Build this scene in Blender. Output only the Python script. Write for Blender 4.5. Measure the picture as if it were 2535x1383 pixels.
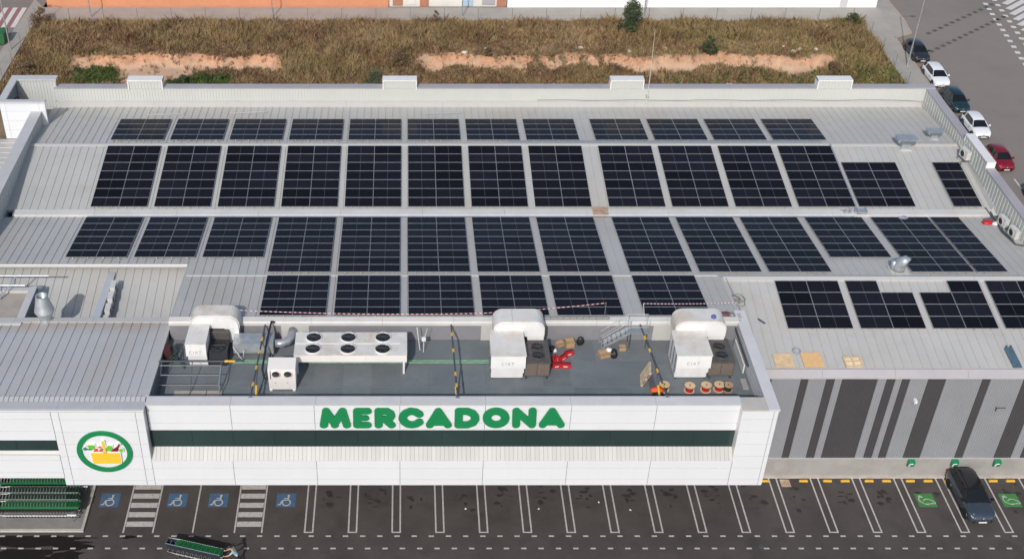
import bpy, math, random
import numpy as np
from math import sin, cos, pi, radians as R

for o in list(bpy.data.objects): bpy.data.objects.remove(o)
SC = bpy.context.scene
COL = SC.collection
rng = random.Random(7)

# ---------------------------------------------------------------- camera
cd = bpy.data.cameras.new('camera'); cam = bpy.data.objects.new('camera', cd); COL.objects.link(cam)
cam.location = (0, 0, 60); cam.rotation_euler = (R(90 - 36.066), 0, 0)
cd.sensor_width = 36; cd.lens = 3029 / 2535 * 36; cd.shift_x = 0.1043; cd.shift_y = 0
cd.clip_start = 1; cd.clip_end = 3000
SC.camera = cam
# ---------------------------------------------------------------- sky, sun, exposure
SUN_EL, SUN_AZ = R(37), R(15)            # sun behind the camera and to the left, shadows fall away and to the right
W = bpy.data.worlds.new('World'); SC.world = W; W.use_nodes = True
nt = W.node_tree; bg = nt.nodes['Background']
sky = nt.nodes.new('ShaderNodeTexSky'); sky.sky_type = 'NISHITA'; sky.sun_disc = False
sky.sun_elevation = SUN_EL; sky.sun_rotation = pi + SUN_AZ; sky.dust_density = 2.0; sky.air_density = 1.0
nt.links.new(sky.outputs[0], bg.inputs[0]); bg.inputs[1].default_value = 0.125
sd = bpy.data.lights.new('sun', 'SUN'); sun = bpy.data.objects.new('sun', sd); COL.objects.link(sun)
sd.energy = 2.9; sd.angle = R(0.6); sd.color = (1.0, 0.965, 0.925)
sun.rotation_euler = (R(90) - SUN_EL, 0, -SUN_AZ); sun.location = (-20, 0, 80)
SC.view_settings.view_transform = 'Standard'; SC.view_settings.look = 'None'
SC.view_settings.exposure = 0.0; SC.view_settings.gamma = 1; SC.view_settings.use_curve_mapping = False

# ---------------------------------------------------------------- materials
MATS = {}
def M(name, col, rough=.6, metal=0., var=.06, scale=1.2, bump=0., bscale=30., stain=None, obj=0., fine=.0, coat=0., streak=None):
    """procedural: base colour with broad noise, optional stains (colour, amount, scale), per-object variation, bump"""
    if name in MATS: return MATS[name]
    m = bpy.data.materials.new(name); m.use_nodes = True; n = m.node_tree; L = n.links
    b = n.nodes['Principled BSDF']; b.inputs['Roughness'].default_value = rough; b.inputs['Metallic'].default_value = metal
    if coat: b.inputs['Coat Weight'].default_value = coat; b.inputs['Coat Roughness'].default_value = .05
    g = n.nodes.new('ShaderNodeNewGeometry')
    pos = g.outputs['Position']
    def noise(s, d=5, r=.6, src=pos):
        t = n.nodes.new('ShaderNodeTexNoise'); t.inputs['Scale'].default_value = s; t.inputs['Detail'].default_value = d; t.inputs['Roughness'].default_value = r
        L.new(src, t.inputs['Vector']); return t.outputs['Fac']
    def ramp(fac, lo, hi, a, c):
        r = n.nodes.new('ShaderNodeMapRange'); L.new(fac, r.inputs[0]); r.inputs[1].default_value = lo; r.inputs[2].default_value = hi
        r.inputs[3].default_value = a; r.inputs[4].default_value = c; return r.outputs[0]
    def mul(c, f):
        x = n.nodes.new('ShaderNodeMix'); x.data_type = 'RGBA'; x.blend_type = 'MULTIPLY'; x.inputs[0].default_value = 1
        if hasattr(c, 'links'): L.new(c, x.inputs[6])
        else: x.inputs[6].default_value = c
        L.new(f, x.inputs[7]); return x.outputs[2]
    out = (col[0], col[1], col[2], 1)
    if var: out = mul(out, ramp(noise(scale), .3, .7, 1 - var, 1 + var))
    if fine: out = mul(out, ramp(noise(bscale, 3), .3, .7, 1 - fine, 1 + fine))
    if obj:
        oi = n.nodes.new('ShaderNodeObjectInfo'); out = mul(out, ramp(oi.outputs['Random'], 0, 1, 1 - obj, 1 + obj))
    def over(c, sc, fac):
        x = n.nodes.new('ShaderNodeMix'); x.data_type = 'RGBA'; L.new(fac, x.inputs[0])
        if hasattr(c, 'links'): L.new(c, x.inputs[6])
        else: x.inputs[6].default_value = c
        x.inputs[7].default_value = (sc[0], sc[1], sc[2], 1); return x.outputs[2]
    if stain:
        for st in (stain if isinstance(stain[0], tuple) and len(stain[0]) == 3 and isinstance(stain[0][0], tuple) else [stain]):
            out = over(out, st[0], ramp(noise(st[2], 8, .65), .5, .75, 0, st[1]))
    if streak:                                   # streak = (colour, amount, scale xyz): stretched dirt
        mp = n.nodes.new('ShaderNodeMapping'); L.new(pos, mp.inputs[0]); mp.inputs['Scale'].default_value = streak[2]
        out = over(out, streak[0], ramp(noise(1, 6, .6, mp.outputs[0]), .48, .8, 0, streak[1]))
    if hasattr(out, 'links'): L.new(out, b.inputs['Base Color'])
    else: b.inputs['Base Color'].default_value = out
    if bump:
        bp = n.nodes.new('ShaderNodeBump'); bp.inputs['Strength'].default_value = bump; bp.inputs['Distance'].default_value = .02
        L.new(noise(bscale, 4), bp.inputs['Height']); L.new(bp.outputs[0], b.inputs['Normal'])
    MATS[name] = m; return m

def Mglass(name, col, rough=.08, spec=.5):
    m = M(name, col, rough, var=.15, scale=.25); m.node_tree.nodes['Principled BSDF'].inputs['Specular IOR Level'].default_value = spec; return m

white = M('white_panel', (.69, .71, .735), .45, var=.015, scale=.5, obj=.015, streak=((.60, .59, .57), .12, (2.2, 2.2, .12)))
white_d = M('white_metal_weathered', (.66, .645, .61), .5, var=.06, stain=(((.50, .40, .28), .8, .45), ((.42, .33, .24), .5, 1.6)))
white_c = M('white_metal_clean', (.74, .74, .73), .45, var=.04, scale=1.5, streak=((.52, .48, .42), .3, (3., 3., .4)))
coping = M('grey_coping', (.50, .50, .505), .45, var=.05, obj=.03, stain=((.50, .45, .38), .35, .7))
coping_p = M('dull_coping', (.36, .345, .37), .5, var=.08, scale=.4, stain=((.47, .40, .33), .4, .25))
roof_m = M('roof_sheet', (.465, .46, .438), .5, var=.05, scale=.22, obj=.012, stain=(((.45, .39, .31), .55, .16), ((.36, .34, .31), .35, .9)), bump=.08, bscale=14, fine=.02)
roof_front = M('roof_sheet_front', (.47, .475, .475), .5, var=.04, scale=.25, obj=.015, stain=((.44, .36, .29), .45, .2), fine=.02)
def dirt_band(mat, y0, y1, colr, amt, axis=1):
    n = mat.node_tree; L = n.links; b = n.nodes['Principled BSDF']; src = b.inputs['Base Color'].links[0].from_socket
    g = n.nodes.new('ShaderNodeNewGeometry'); sx = n.nodes.new('ShaderNodeSeparateXYZ'); L.new(g.outputs['Position'], sx.inputs[0])
    r = n.nodes.new('ShaderNodeMapRange'); L.new(sx.outputs[axis], r.inputs[0]); r.inputs[1].default_value = y0; r.inputs[2].default_value = y1
    t = n.nodes.new('ShaderNodeTexNoise'); t.inputs['Scale'].default_value = .9; t.inputs['Detail'].default_value = 6; L.new(g.outputs['Position'], t.inputs['Vector'])
    m1 = n.nodes.new('ShaderNodeMath'); m1.operation = 'MULTIPLY'; L.new(r.outputs[0], m1.inputs[0]); L.new(t.outputs['Fac'], m1.inputs[1])
    m2 = n.nodes.new('ShaderNodeMath'); m2.operation = 'MULTIPLY'; m2.use_clamp = True; L.new(m1.outputs[0], m2.inputs[0]); m2.inputs[1].default_value = amt
    x = n.nodes.new('ShaderNodeMix'); x.data_type = 'RGBA'; L.new(m2.outputs[0], x.inputs[0]); L.new(src, x.inputs[6]); x.inputs[7].default_value = (*colr, 1); L.new(x.outputs[2], b.inputs['Base Color'])
dirt_band(roof_front, 61.6, 63.1, (.42, .35, .29), 1.6)
flash = M('roof_flashing', (.50, .495, .475), .45, var=.04, scale=.5, stain=((.50, .45, .37), .4, .4))
flash_w = M('white_flashing', (.57, .56, .535), .4, var=.06, scale=.7, stain=((.45, .41, .35), .4, .5))
under = M('roof_underlay', (.25, .25, .25), .7)
clad_in = M('parapet_cladding', (.53, .545, .515), .5, var=.03, scale=.5)
clad_lt = M('cladding_light_grey', (.265, .275, .295), .5, var=.05, scale=.6, fine=.03)
clad_dk = M('cladding_charcoal', (.062, .061, .064), .5, var=.06, scale=.6, fine=.03)
clad_deck = M('cladding_slate', (.20, .215, .23), .55, var=.06, scale=.8)
concrete = M('concrete', (.33, .315, .30), .85, var=.1, scale=.8, fine=.08, bscale=25, bump=.15, stain=((.22, .20, .18), .5, .6))
kerbm = M('kerb_stone', (.50, .46, .415), .85, var=.1, scale=2, fine=.06, stain=((.30, .26, .22), .5, 1.2))
asphalt = M('asphalt_car_park', (.070, .060, .055), .9, var=.2, scale=.3, fine=.22, bscale=22, bump=.3,
            stain=(((.035, .031, .029), .75, .55), ((.095, .083, .075), .35, .22)))
asphalt_l = M('asphalt_street', (.235, .205, .182), .9, var=.12, scale=.12, fine=.12, bscale=10, bump=.2, stain=((.15, .13, .12), .6, .12))
wetm = M('wet_asphalt', (.018, .015, .014), .35, var=.2, scale=2)
soil = M('soil', (.24, .17, .10), .95, var=.25, scale=.5, fine=.2, bscale=6, bump=.6, stain=((.36, .29, .2), .5, 1.5))
earth = M('orange_earth', (.53, .285, .165), .95, var=.2, scale=.8, fine=.22, bscale=4, bump=.9, stain=(((.55, .41, .28), .9, .35), ((.30, .19, .11), .7, .9)))
dirt_band(earth, -.45, -.85, (.58, .42, .29), 1.15, 2)            # paler soil layer below the orange one
paint_w = M('road_paint_white', (.50, .475, .455), .7, var=.10, scale=4, fine=.10, bscale=18, stain=((.13, .115, .11), .55, 5.))
paint_s = M('street_paint_white', (.66, .63, .60), .7, var=.10, scale=3, stain=((.3, .27, .24), .5, 4.))
paint_old = M('blacked_out_paint', (.10, .09, .085), .8, var=.12, scale=3)
paint_blue = M('road_paint_blue', (.065, .135, .24), .7, var=.12, scale=2.5, stain=((.06, .055, .05), .6, 3.5))
paint_green = M('road_paint_green', (.05, .225, .055), .7, var=.08, scale=2.5, stain=((.05, .07, .045), .4, 4))
paint_red = M('road_paint_red', (.30, .15, .135), .8, var=.1, scale=2, stain=((.18, .15, .14), .5, 2))
yellow = M('yellow_paint', (.72, .43, .045), .6, var=.1, scale=6, stain=((.35, .22, .05), .5, 5))
alu = M('aluminium', (.62, .63, .65), .35, .75, var=.05, scale=4)
galv = M('galvanised_steel', (.47, .50, .52), .42, .55, var=.16, scale=3, obj=.04)
steel_d = M('dark_steel', (.09, .10, .115), .5, .3, var=.1, scale=3)
blackp = M('black_plastic', (.016, .016, .018), .5, var=.1, scale=5)
darkgrey = M('dark_grey_metal', (.10, .095, .092), .55, .2, var=.12, scale=2.5, stain=((.17, .13, .095), .6, 1.5))
navybox = M('anthracite_metal', (.035, .038, .046), .5, var=.1, scale=3)
glass_f = Mglass('facade_glass', (.026, .048, .046), .12, .7)
green_s = M('sign_green', (.008, .215, .072), .45, var=.04, scale=2)
logo_y = M('logo_yellow', (.80, .53, .04), .5, var=.04)
floor_d = M('deck_membrane', (.145, .165, .175), .75, var=.12, scale=.35, fine=.06, bscale=12, stain=((.21, .225, .225), .6, .55))
rust = M('rusty_sheet', (.42, .29, .20), .8, var=.25, scale=2, stain=((.62, .56, .48), .9, 1.2))
card = M('cardboard', (.42, .27, .15), .85, var=.12, scale=4)
wood = M('pale_timber', (.60, .44, .26), .8, var=.15, scale=3, obj=.06)
wood_g = M('pallet_timber', (.50, .405, .28), .85, var=.2, scale=4, obj=.1)
redp = M('red_plastic', (.50, .018, .022), .4, var=.1, scale=4)
orangep = M('orange_fabric', (.85, .12, .02), .7, var=.1, scale=5)
bluep = M('blue_steel', (.10, .17, .225), .5, .2, var=.2, scale=4)
brown_roof = M('brown_gravel_felt', (.36, .32, .28), .95, var=.12, scale=1, fine=.12, bscale=18)
rubber = M('rubber', (.02, .02, .021), .8, var=.1, scale=6)
pale_green = M('pale_green_tray', (.20, .33, .24), .5, var=.25, scale=5)
stonem = M('stone', (.58, .50, .42), .9, var=.2, scale=1.5, obj=.2)

# ---------------------------------------------------------------- mesh helpers
class MB:
    def __init__(s): s.v = []; s.f = []; s.m = []
    def add(s, vs, fs, mi=0):
        k = len(s.v); s.v += [tuple(map(float, p)) for p in vs]; s.f += [tuple(i + k for i in f) for f in fs]; s.m += [mi] * len(fs); return s
    def box(s, x0, x1, y0, y1, z0, z1, mi=0):
        v = [(x, y, z) for z in (z0, z1) for y in (y0, y1) for x in (x0, x1)]
        return s.add(v, [(0, 2, 3, 1), (4, 5, 7, 6), (0, 1, 5, 4), (2, 6, 7, 3), (0, 4, 6, 2), (1, 3, 7, 5)], mi)
    def hexa(s, bot, top, mi=0):                       # two quads, counter-clockwise seen from above
        return s.add(list(bot) + list(top), [(3, 2, 1, 0), (4, 5, 6, 7), (0, 1, 5, 4), (1, 2, 6, 5), (2, 3, 7, 6), (3, 0, 4, 7)], mi)
    def prism(s, poly, axis, a, b, mi=0):              # polygon in the plane across axis, pushed from a to b
        n = len(poly)
        P = lambda p, t: {'x': (t, p[0], p[1]), 'y': (p[0], t, p[1]), 'z': (p[0], p[1], t)}[axis]
        v = [P(p, a) for p in poly] + [P(p, b) for p in poly]
        f = [tuple(range(n)), tuple(range(2 * n - 1, n - 1, -1))] + [(i, n + i, n + (i + 1) % n, (i + 1) % n) for i in range(n)]
        return s.add(v, f, mi)
    def tube(s, pts, r, n=8, mi=0, cap=True):
        pts = [np.array(p, float) for p in pts]; rr = r if isinstance(r, (list, tuple)) else [r] * len(pts)
        ring = []; k = len(s.v)
        u = None
        for i, p in enumerate(pts):
            d = pts[min(i + 1, len(pts) - 1)] - pts[max(i - 1, 0)]; d = d / (np.linalg.norm(d) + 1e-9)
            if u is None:
                a = np.array((0, 0, 1.)) if abs(d[2]) < .9 else np.array((1., 0, 0)); u = np.cross(d, a)
            else: u = u - d * np.dot(u, d)
            u = u / (np.linalg.norm(u) + 1e-9); w = np.cross(d, u)
            for j in range(n):
                t = 2 * pi * j / n; s.v.append(tuple(p + rr[i] * (cos(t) * u + sin(t) * w)))
        for i in range(len(pts) - 1):
            for j in range(n):
                a = k + i * n + j; b = k + i * n + (j + 1) % n; s.f.append((a, b, b + n, a + n)); s.m.append(mi)
        if cap:
            s.f.append(tuple(k + j for j in range(n - 1, -1, -1))); s.m.append(mi)
            e = k + (len(pts) - 1) * n; s.f.append(tuple(e + j for j in range(n))); s.m.append(mi)
        return s
    def disc(s, c, r, n=16, mi=0, axis='z', r2=None):
        c = np.array(c, float); e = {'z': ((1, 0, 0), (0, 1, 0)), 'y': ((1, 0, 0), (0, 0, 1)), 'x': ((0, 1, 0), (0, 0, 1))}[axis]
        v = [c + r * cos(2 * pi * i / n) * np.array(e[0]) + r * sin(2 * pi * i / n) * np.array(e[1]) for i in range(n)]
        return s.add(v, [tuple(range(n))], mi)
    def lathe(s, c, prof, n=20, mi=0):                 # profile of (radius, height) about a vertical axis
        k = len(s.v)
        for (r, z) in prof:
            for j in range(n): s.v.append((c[0] + r * cos(2 * pi * j / n), c[1] + r * sin(2 * pi * j / n), c[2] + z))
        for i in range(len(prof) - 1):
            for j in range(n):
                a = k + i * n + j; b = k + i * n + (j + 1) % n; s.f.append((a, b, b + n, a + n)); s.m.append(mi)
        return s
    def mesh(s, name, mats, smooth=False, fix=True):
        me = bpy.data.meshes.new(name); me.from_pydata(s.v, [], s.f)
        for m in (mats if isinstance(mats, (list, tuple)) else [mats]): me.materials.append(m)
        me.polygons.foreach_set('material_index', s.m)
        if smooth: me.polygons.foreach_set('use_smooth', [True] * len(s.f))
        me.update()
        if fix:
            import bmesh
            bm = bmesh.new(); bm.from_mesh(me); bmesh.ops.recalc_face_normals(bm, faces=bm.faces); bm.to_mesh(me); bm.free()
        return me
    def build(s, name, mats, parent=None, world=True, smooth=False, loc=None, fix=True):
        return link(name, s.mesh(name, mats, smooth, fix), parent, world, loc)

WLOC = {}
def link(name, me, parent=None, world=True, loc=None):
    o = bpy.data.objects.new(name, me); COL.objects.link(o)
    if loc: o.location = loc
    if parent is not None:
        o.parent = parent
        if world and parent.name in WLOC:              # mesh written in world coordinates below an unrotated Empty
            p = WLOC[parent.name]; o.location = (o.location[0] - p[0], o.location[1] - p[1], o.location[2] - p[2])
    return o
def tag(o, label=None, cat=None, group=None, kind=None):
    if label: o['label'] = label
    if cat: o['category'] = cat
    if group: o['group'] = group
    if kind: o['kind'] = kind
    return o
def thing(name, label, cat, loc=(0, 0, 0), rot=(0, 0, 0), group=None):
    o = bpy.data.objects.new(name, None); COL.objects.link(o); o.location = loc; o.rotation_euler = rot
    o.empty_display_size = .3
    if tuple(rot) == (0, 0, 0): WLOC[o.name] = loc
    return tag(o, label, cat, group)
def copy_tree(o, parent=None):
    c = o.copy(); COL.objects.link(c); c.parent = parent
    for ch in list(o.children): copy_tree(ch, c)
    return c
def struct(name, mb, mat, parent=None, smooth=False):
    o = mb.build(name, mat, parent, smooth=smooth)
    if parent is None: tag(o, kind='structure')
    return o
def sheet(name, x0, x1, y0, y1, z, mat, parent=None, nx=1, ny=1):
    b = MB(); b.add([(x0, y0, z), (x1, y0, z), (x1, y1, z), (x0, y1, z)], [(0, 1, 2, 3)]); return struct(name, b, mat, parent)
ORD = ['first', 'second', 'third', 'fourth', 'fifth', 'sixth', 'seventh', 'eighth', 'ninth', 'tenth', 'eleventh', 'twelfth', 'thirteenth', 'fourteenth', 'fifteenth', 'sixteenth', 'seventeenth', 'eighteenth', 'nineteenth', 'twentieth'] + ['twenty-' + w for w in ('first', 'second', 'third', 'fourth', 'fifth', 'sixth', 'seventh', 'eighth', 'ninth')]

def seg_sd(X, Y, a, b):
    ax, ay = a; bx, by = b; dx, dy = bx - ax, by - ay; L2 = dx * dx + dy * dy + 1e-12
    t = np.clip(((X - ax) * dx + (Y - ay) * dy) / L2, 0, 1)
    return np.hypot(X - ax - t * dx, Y - ay - t * dy)
def strokes_sd(strokes, X, Y):
    d = np.full(X.shape, 1e9)
    for pts, r in strokes:
        if len(pts) == 1: d = np.minimum(d, np.hypot(X - pts[0][0], Y - pts[0][1]) - r)
        for a, b in zip(pts[:-1], pts[1:]): d = np.minimum(d, seg_sd(X, Y, a, b) - r)
    return d
def contour(field, xs, ys):
    """marching squares: closed outlines of field < 0"""
    segs = {}
    F = field
    def P(i, j, k, l):
        a, b = F[j, i], F[l, k]; t = a / (a - b); return (i, j, k, l), (xs[i] + t * (xs[k] - xs[i]), ys[j] + t * (ys[l] - ys[j]))
    pos = {}
    for j in range(F.shape[0] - 1):
        for i in range(F.shape[1] - 1):
            c = [(i, j), (i + 1, j), (i + 1, j + 1), (i, j + 1)]; ins = [F[q[1], q[0]] < 0 for q in c]
            if all(ins) or not any(ins): continue
            ent = []; ext = []
            for e in range(4):
                p, q = c[e], c[(e + 1) % 4]
                if ins[e] != ins[(e + 1) % 4]:
                    lo, hi = (p, q) if p <= q else (q, p)
                    k, pt = P(lo[0], lo[1], hi[0], hi[1]); pos[k] = pt
                    (ext if ins[e] else ent).append(k)
            for a, b in zip(ext, ent): segs[a] = b
    loops = []
    while segs:
        k0 = next(iter(segs)); k = k0; loop = []
        while k in segs: loop.append(pos[k]); k = segs.pop(k)
        if len(loop) > 4: loops.append(loop)
    return loops
def flat_solid(name, loops, thick, mat, bevel=0.):
    """outlines (with holes) filled and given thickness; lies in local XY, thickness along Z, as a mesh"""
    cu = bpy.data.curves.new(name, 'CURVE'); cu.dimensions = '2D'; cu.fill_mode = 'BOTH'; cu.extrude = thick / 2
    cu.bevel_depth = bevel; cu.bevel_resolution = 1
    for lp in loops:
        s = cu.splines.new('POLY'); s.points.add(len(lp) - 1); s.use_cyclic_u = True
        for p, q in zip(s.points, lp): p.co = (q[0], q[1], 0, 1)
    o = bpy.data.objects.new(name, cu); COL.objects.link(o)
    me = bpy.data.meshes.new_from_object(o.evaluated_get(bpy.context.evaluated_depsgraph_get())); me.name = name
    bpy.data.objects.remove(o); bpy.data.curves.remove(cu)
    me.materials.clear(); me.materials.append(mat); return me
def icon(strokes, w, h, cut=None, n=70):
    """stroke drawing in a unit of w by h metres, centre at 0"""
    xs = np.linspace(-w / 2 - .05, w / 2 + .05, n); ys = np.linspace(-h / 2 - .05, h / 2 + .05, int(n * h / w))
    X, Y = np.meshgrid(xs, ys); return contour(strokes_sd(strokes, X, Y), xs, ys)

# ================================================================ THE SETTING
sheet('ground', -500, 500, -120, 700, -2.6, soil)
cp = sheet('car_park', -75, 95, 5, 59.62, 0, asphalt)
# ---- painted markings of the car park (sheets 4 mm above the asphalt)
def rects(name, rs, mat, parent, z=.004):
    b = MB()
    for (x0, x1, y0, y1) in rs: b.add([(x0, y0, z), (x1, y0, z), (x1, y1, z), (x0, y1, z)], [(0, 1, 2, 3)])
    return b.build(name, mat, parent)
YB, YE = 59.46, 54.5                                    # rear and front end of the bays
for k in range(-0, 18):
    x = -6.58 + 2.842 * k
    rects('bay_line', [(x, x + .10, YE, YB), (x + .52, x + .62, YE, YB), (x + .10, x + .52, YE, YE + .10)], paint_w, cp)
for x in (-18.36, -16.44, -13.85, -11.14, -9.37): rects('bay_line', [(x, x + .10, YE, YB)], paint_w, cp)
for x0, x1 in ((-18.26, -16.44), (-11.04, -9.37)):
    for q in range(6): rects('hatch_bar', [(x0 + .03, x1 - .03, 55.03 + .835 * q, 55.48 + .835 * q)], paint_w, cp)
for yy, off in ((54.16, 0), (53.12, .35)):
    rects('dashed_line', [(-34 + off + 1.11 * q, -34 + off + 1.11 * q + .34, yy, yy + .13) for q in range(72)], paint_w, cp)
# disabled bay symbols: blue field, white wheelchair (drawn facing the building, as seen from the lane)
wc = [([(.13, .42)], .085), ([(.12, .33), (.10, .03)], .05), ([(.10, .03), (-.27, -.03)], .045), ([(.12, .18), (-.16, .15)], .035),
      ([(-.27, -.03), (-.40, -.40), (-.52, -.40)], .045), ([(.17, .02), (.27, -.12), (.28, -.28), (.18, -.44), (.0, -.50), (-.17, -.43), (-.24, -.28), (-.23, -.16)], .04)]
wc_me = flat_solid('wheelchair_symbol', icon(wc, 1.3, 1.25), .001, paint_w)
for x in (-19.72, -15.2, -12.47, -7.95):
    f = rects('disabled_bay_field', [(-.64, .64, -.62, .62)], paint_blue, None); f.parent = cp; f.location = (x, 57.38, 0)
    link('wheelchair_symbol', wc_me, f, False, (.02, 0, .0085))
ev = [([(-.42, .38), (-.30, .44), (-.22, .36)], .03), ([(-.34, .30), (-.16, .30)], .03), ([(-.36, .36), (-.48, .12), (-.44, -.10), (-.20, -.30), (.02, -.38)], .03),
      ([(-.22, -.02), (-.02, .14), (.20, .12), (.42, -.04), (.52, -.14), (.52, -.26), (.42, -.30), (.34, -.22), (.26, -.30), (-.0, -.30), (.02, -.38), (-.1, -.30)], .03)]
ev_me = flat_solid('electric_car_symbol', icon(ev, 1.3, 1.25), .001, paint_w)
for x in (34.76, 40.4):
    f = rects('charging_bay_field', [(-.60, .60, -.60, .60)], paint_green, None); f.parent = cp; f.location = (x, 57.37, 0)
    link('electric_car_symbol', ev_me, f, False, (.03, -.02, .0085))
rects('drain_cover', [(25.45, 26.1, 58.6, 59.3)], rust, cp, .006)
def blob(cx, cy, rx, ry, seed, z, n=40):
    r2 = random.Random(seed); ph = [r2.uniform(0, 6.28) for _ in range(5)]
    return [(cx + rx * cos(t) * (1 + .22 * sin(3 * t + ph[0]) + .14 * sin(5 * t + ph[1]) + .09 * sin(9 * t + ph[2])),
             cy + ry * sin(t) * (1 + .22 * sin(2 * t + ph[3]) + .14 * sin(5 * t + ph[4])), z) for t in [2 * pi * i / n for i in range(n)]]
for q, (x, y, a, c) in enumerate(((-24.2, 53.75, 3.2, .42), (-21.6, 53.3, 1.3, .38), (-24.6, 52.55, 2.6, .55), (-21.4, 52.55, .9, .5), (-17.9, 54.15, .45, .16), (-23, 54.05, 2.5, .2))):
    b = MB(); v = blob(x, y, a, c, q + 3, .0022 + .0002 * q); b.add(v, [tuple(range(len(v)))]); b.build('wet_patch', wetm, cp)
oilm = M('oil_stain', (.030, .026, .024), .75, var=.25, scale=3)
r9 = random.Random(21)
for k in range(17):                                      # drips where engines stand
    for q in range(r9.randint(6, 11)):
        b = MB(); v = blob(-6.58 + 2.842 * k + 1.73 + r9.gauss(0, .35), 57.7 + r9.gauss(0, .7), r9.uniform(.03, .26) , r9.uniform(.03, .2), 50 + k * 15 + q, .0008 + .00012 * q, 26); b.add(v, [tuple(range(len(v)))]); b.build('oil_stain', oilm, cp)
m = MB(); m.lathe((22.85, 53.35, .003), [(0, .012), (.16, .012), (.17, 0)], 16); o = m.build('manhole_cover', steel_d, cp)
# entrance platform at the left with kerb
pf = MB().box(-80, -21.05, 54.72, 59.6, 0, .14); struct('entrance_pavement', pf, M('pavement_concrete', (.235, .225, .215), .85, var=.1, scale=1.5, fine=.1, bscale=20, stain=((.16, .15, .14), .5, .7)))
kb = MB().box(-80, -20.88, 54.55, 54.72, 0, .145).box(-21.05, -20.88, 54.72, 59.6, 0, .145); kerb = struct('kerb', kb, kerbm)
struct('kerb', MB().box(22.15, 60, 59.40, 59.598, 0, .10), kerbm)

# ---- streets and pavements round the lot
st = sheet('street', 54.0, 140, -60, 260, .0, asphalt_l)
st2 = sheet('side_street', -140, -43.4, 60, 260, .0, asphalt_l)
pv = M('pavement_slabs', (.36, .335, .30), .9, var=.08, scale=.4, fine=.08, bscale=8, stain=((.27, .245, .22), .5, .5))
struct('pavement', MB().box(45.3, 55.85, 40, 95.0, -.02, .12).box(53.4, 55.85, 95.001, 129.3, -.02, .12).prism([(53.4, 129.3), (55.85, 129.3), (58.1, 130.4), (58.45, 134), (58.0, 160), (53.4, 160)], 'z', -.02, .12), pv)
struct('pavement', MB().box(-45.2, -43.3, 60, 131.5, -.02, .12).prism([(-45.2, 131.5), (-43.3, 131.5), (-43.3, 137.5), (-44.9, 140)], 'z', -.02, .12), pv)
struct('pavement', MB().box(-43.3, 53.4, 133.35, 137.45, -.02, .124), pv)
kb2 = MB()
for a, b in (((55.85, 60), (55.85, 129.2)), ((58.1, 130.4), (58.45, 134)), ((58.45, 134), (58.0, 160)), ((55.85, 129.2), (58.1, 130.4))):
    d = np.array(b) - np.array(a); d = d / np.linalg.norm(d); nn = np.array((-d[1], d[0])) * .16; A, B = np.array(a, float), np.array(b, float)
    kb2.prism([tuple(A - nn), tuple(B - nn), tuple(B), tuple(A)], 'z', 0, .135)
struct('kerb', kb2, M('kerb_ochre', (.42, .33, .24), .85, var=.12, scale=1.5))
def quads(name, qs, mat, parent, z=.006):
    b = MB()
    for q in qs: b.add([(x, y, z) for x, y in q], [(0, 1, 2, 3)])
    return b.build(name, mat, parent)
def dashline(name, a, b, n, w, l, mat, parent, z=.006):
    a = np.array(a, float); b = np.array(b, float); d = (b - a) / np.linalg.norm(b - a); nn = np.array((-d[1], d[0])); qs = []
    for i in range(n):
        c = a + (b - a) * i / (n - 1); qs.append([tuple(c + s * d * l / 2 + t * nn * w / 2) for s, t in ((-1, -1), (1, -1), (1, 1), (-1, 1))])
    return quads(name, qs, mat, parent, z)
dashline('blacked_out_line', (60.2, 130.4), (70.6, 138.5), 12, .5, .62, paint_old, st)
dashline('blacked_out_line', (58.9, 125.7), (70.6, 134.95), 14, .5, .62, paint_old, st)
dashline('crossing_dashes', (67.2, 115.0), (69.95, 138.7), 17, .55, .62, paint_s, st)
dashline('crossing_dashes', (68.9, 115.0), (71.45, 139.9), 17, .55, .62, paint_s, st)
for q in range(16):
    y = 141.0 - 1.52 * q; x = 71.95 - .11 * 1.52 * q
    quads('zebra_bar', [[(x, y - 2.1), (x + .55, y - 2.55), (x + 4.6, y + .95), (x + 4.05, y + 1.4)]], paint_s, st)
rects('lane_mark', [(57.1, 57.24, 96.6, 98.4), (57.1, 57.24, 88, 90)], paint_s, st, .006)
b = MB(); b.add([(-60, 131.9, .004), (-45.2, 131.9, .004), (-45.2, 137.7, .004), (-60, 137.7, .004)], [(0, 1, 2, 3)]); b.build('red_crossing', paint_red, st2)
for x in (-45.85, -46.95, -48.05, -49.15, -50.25): rects('zebra_bar', [(x, x + .55, 132.0, 137.6)], paint_s, st2, .009)

# ---- vacant lot: terrain with the cut bank, bare earth, weeds
def vn(x, y, s=1.):
    return (np.sin(x * .71 * s + 1.3) * np.cos(y * .83 * s + .4) + np.sin(x * 1.9 * s + y * 1.3 * s) * .5 + np.sin(x * 4.1 * s - y * 3.3 * s + 2) * .25) / 1.75
def bank_y(x): return 124.75 + .4 * np.sin(x * .41) + .28 * np.sin(x * 1.1 + 1) + .14 * np.sin(x * 2.9 + .5) + .08 * np.sin(x * 6.1)
def steep(x):
    s = lambda a, b, w: np.clip((x - a) / w, 0, 1) * np.clip((b - x) / w, 0, 1)
    return np.maximum(s(-38, -12.5, 2.5), s(0.2, 49, 3.))
def height(x, y):
    w = 1.25 + (1 - steep(x)) * 7
    t = np.clip((y - (bank_y(x) - w)) / w, 0, 1); t = t * t * (3 - 2 * t)
    z = -1.05 * (1 - t) + .07 * vn(x, y, 1.6) + .04 * vn(x, y, 5)
    e = np.clip((133.3 - y) / 1.2, 0, 1) * np.clip((x + 43.2) / 1.2, 0, 1) * np.clip((53.3 - x) / 1.2, 0, 1)
    return z * e + .02
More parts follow.
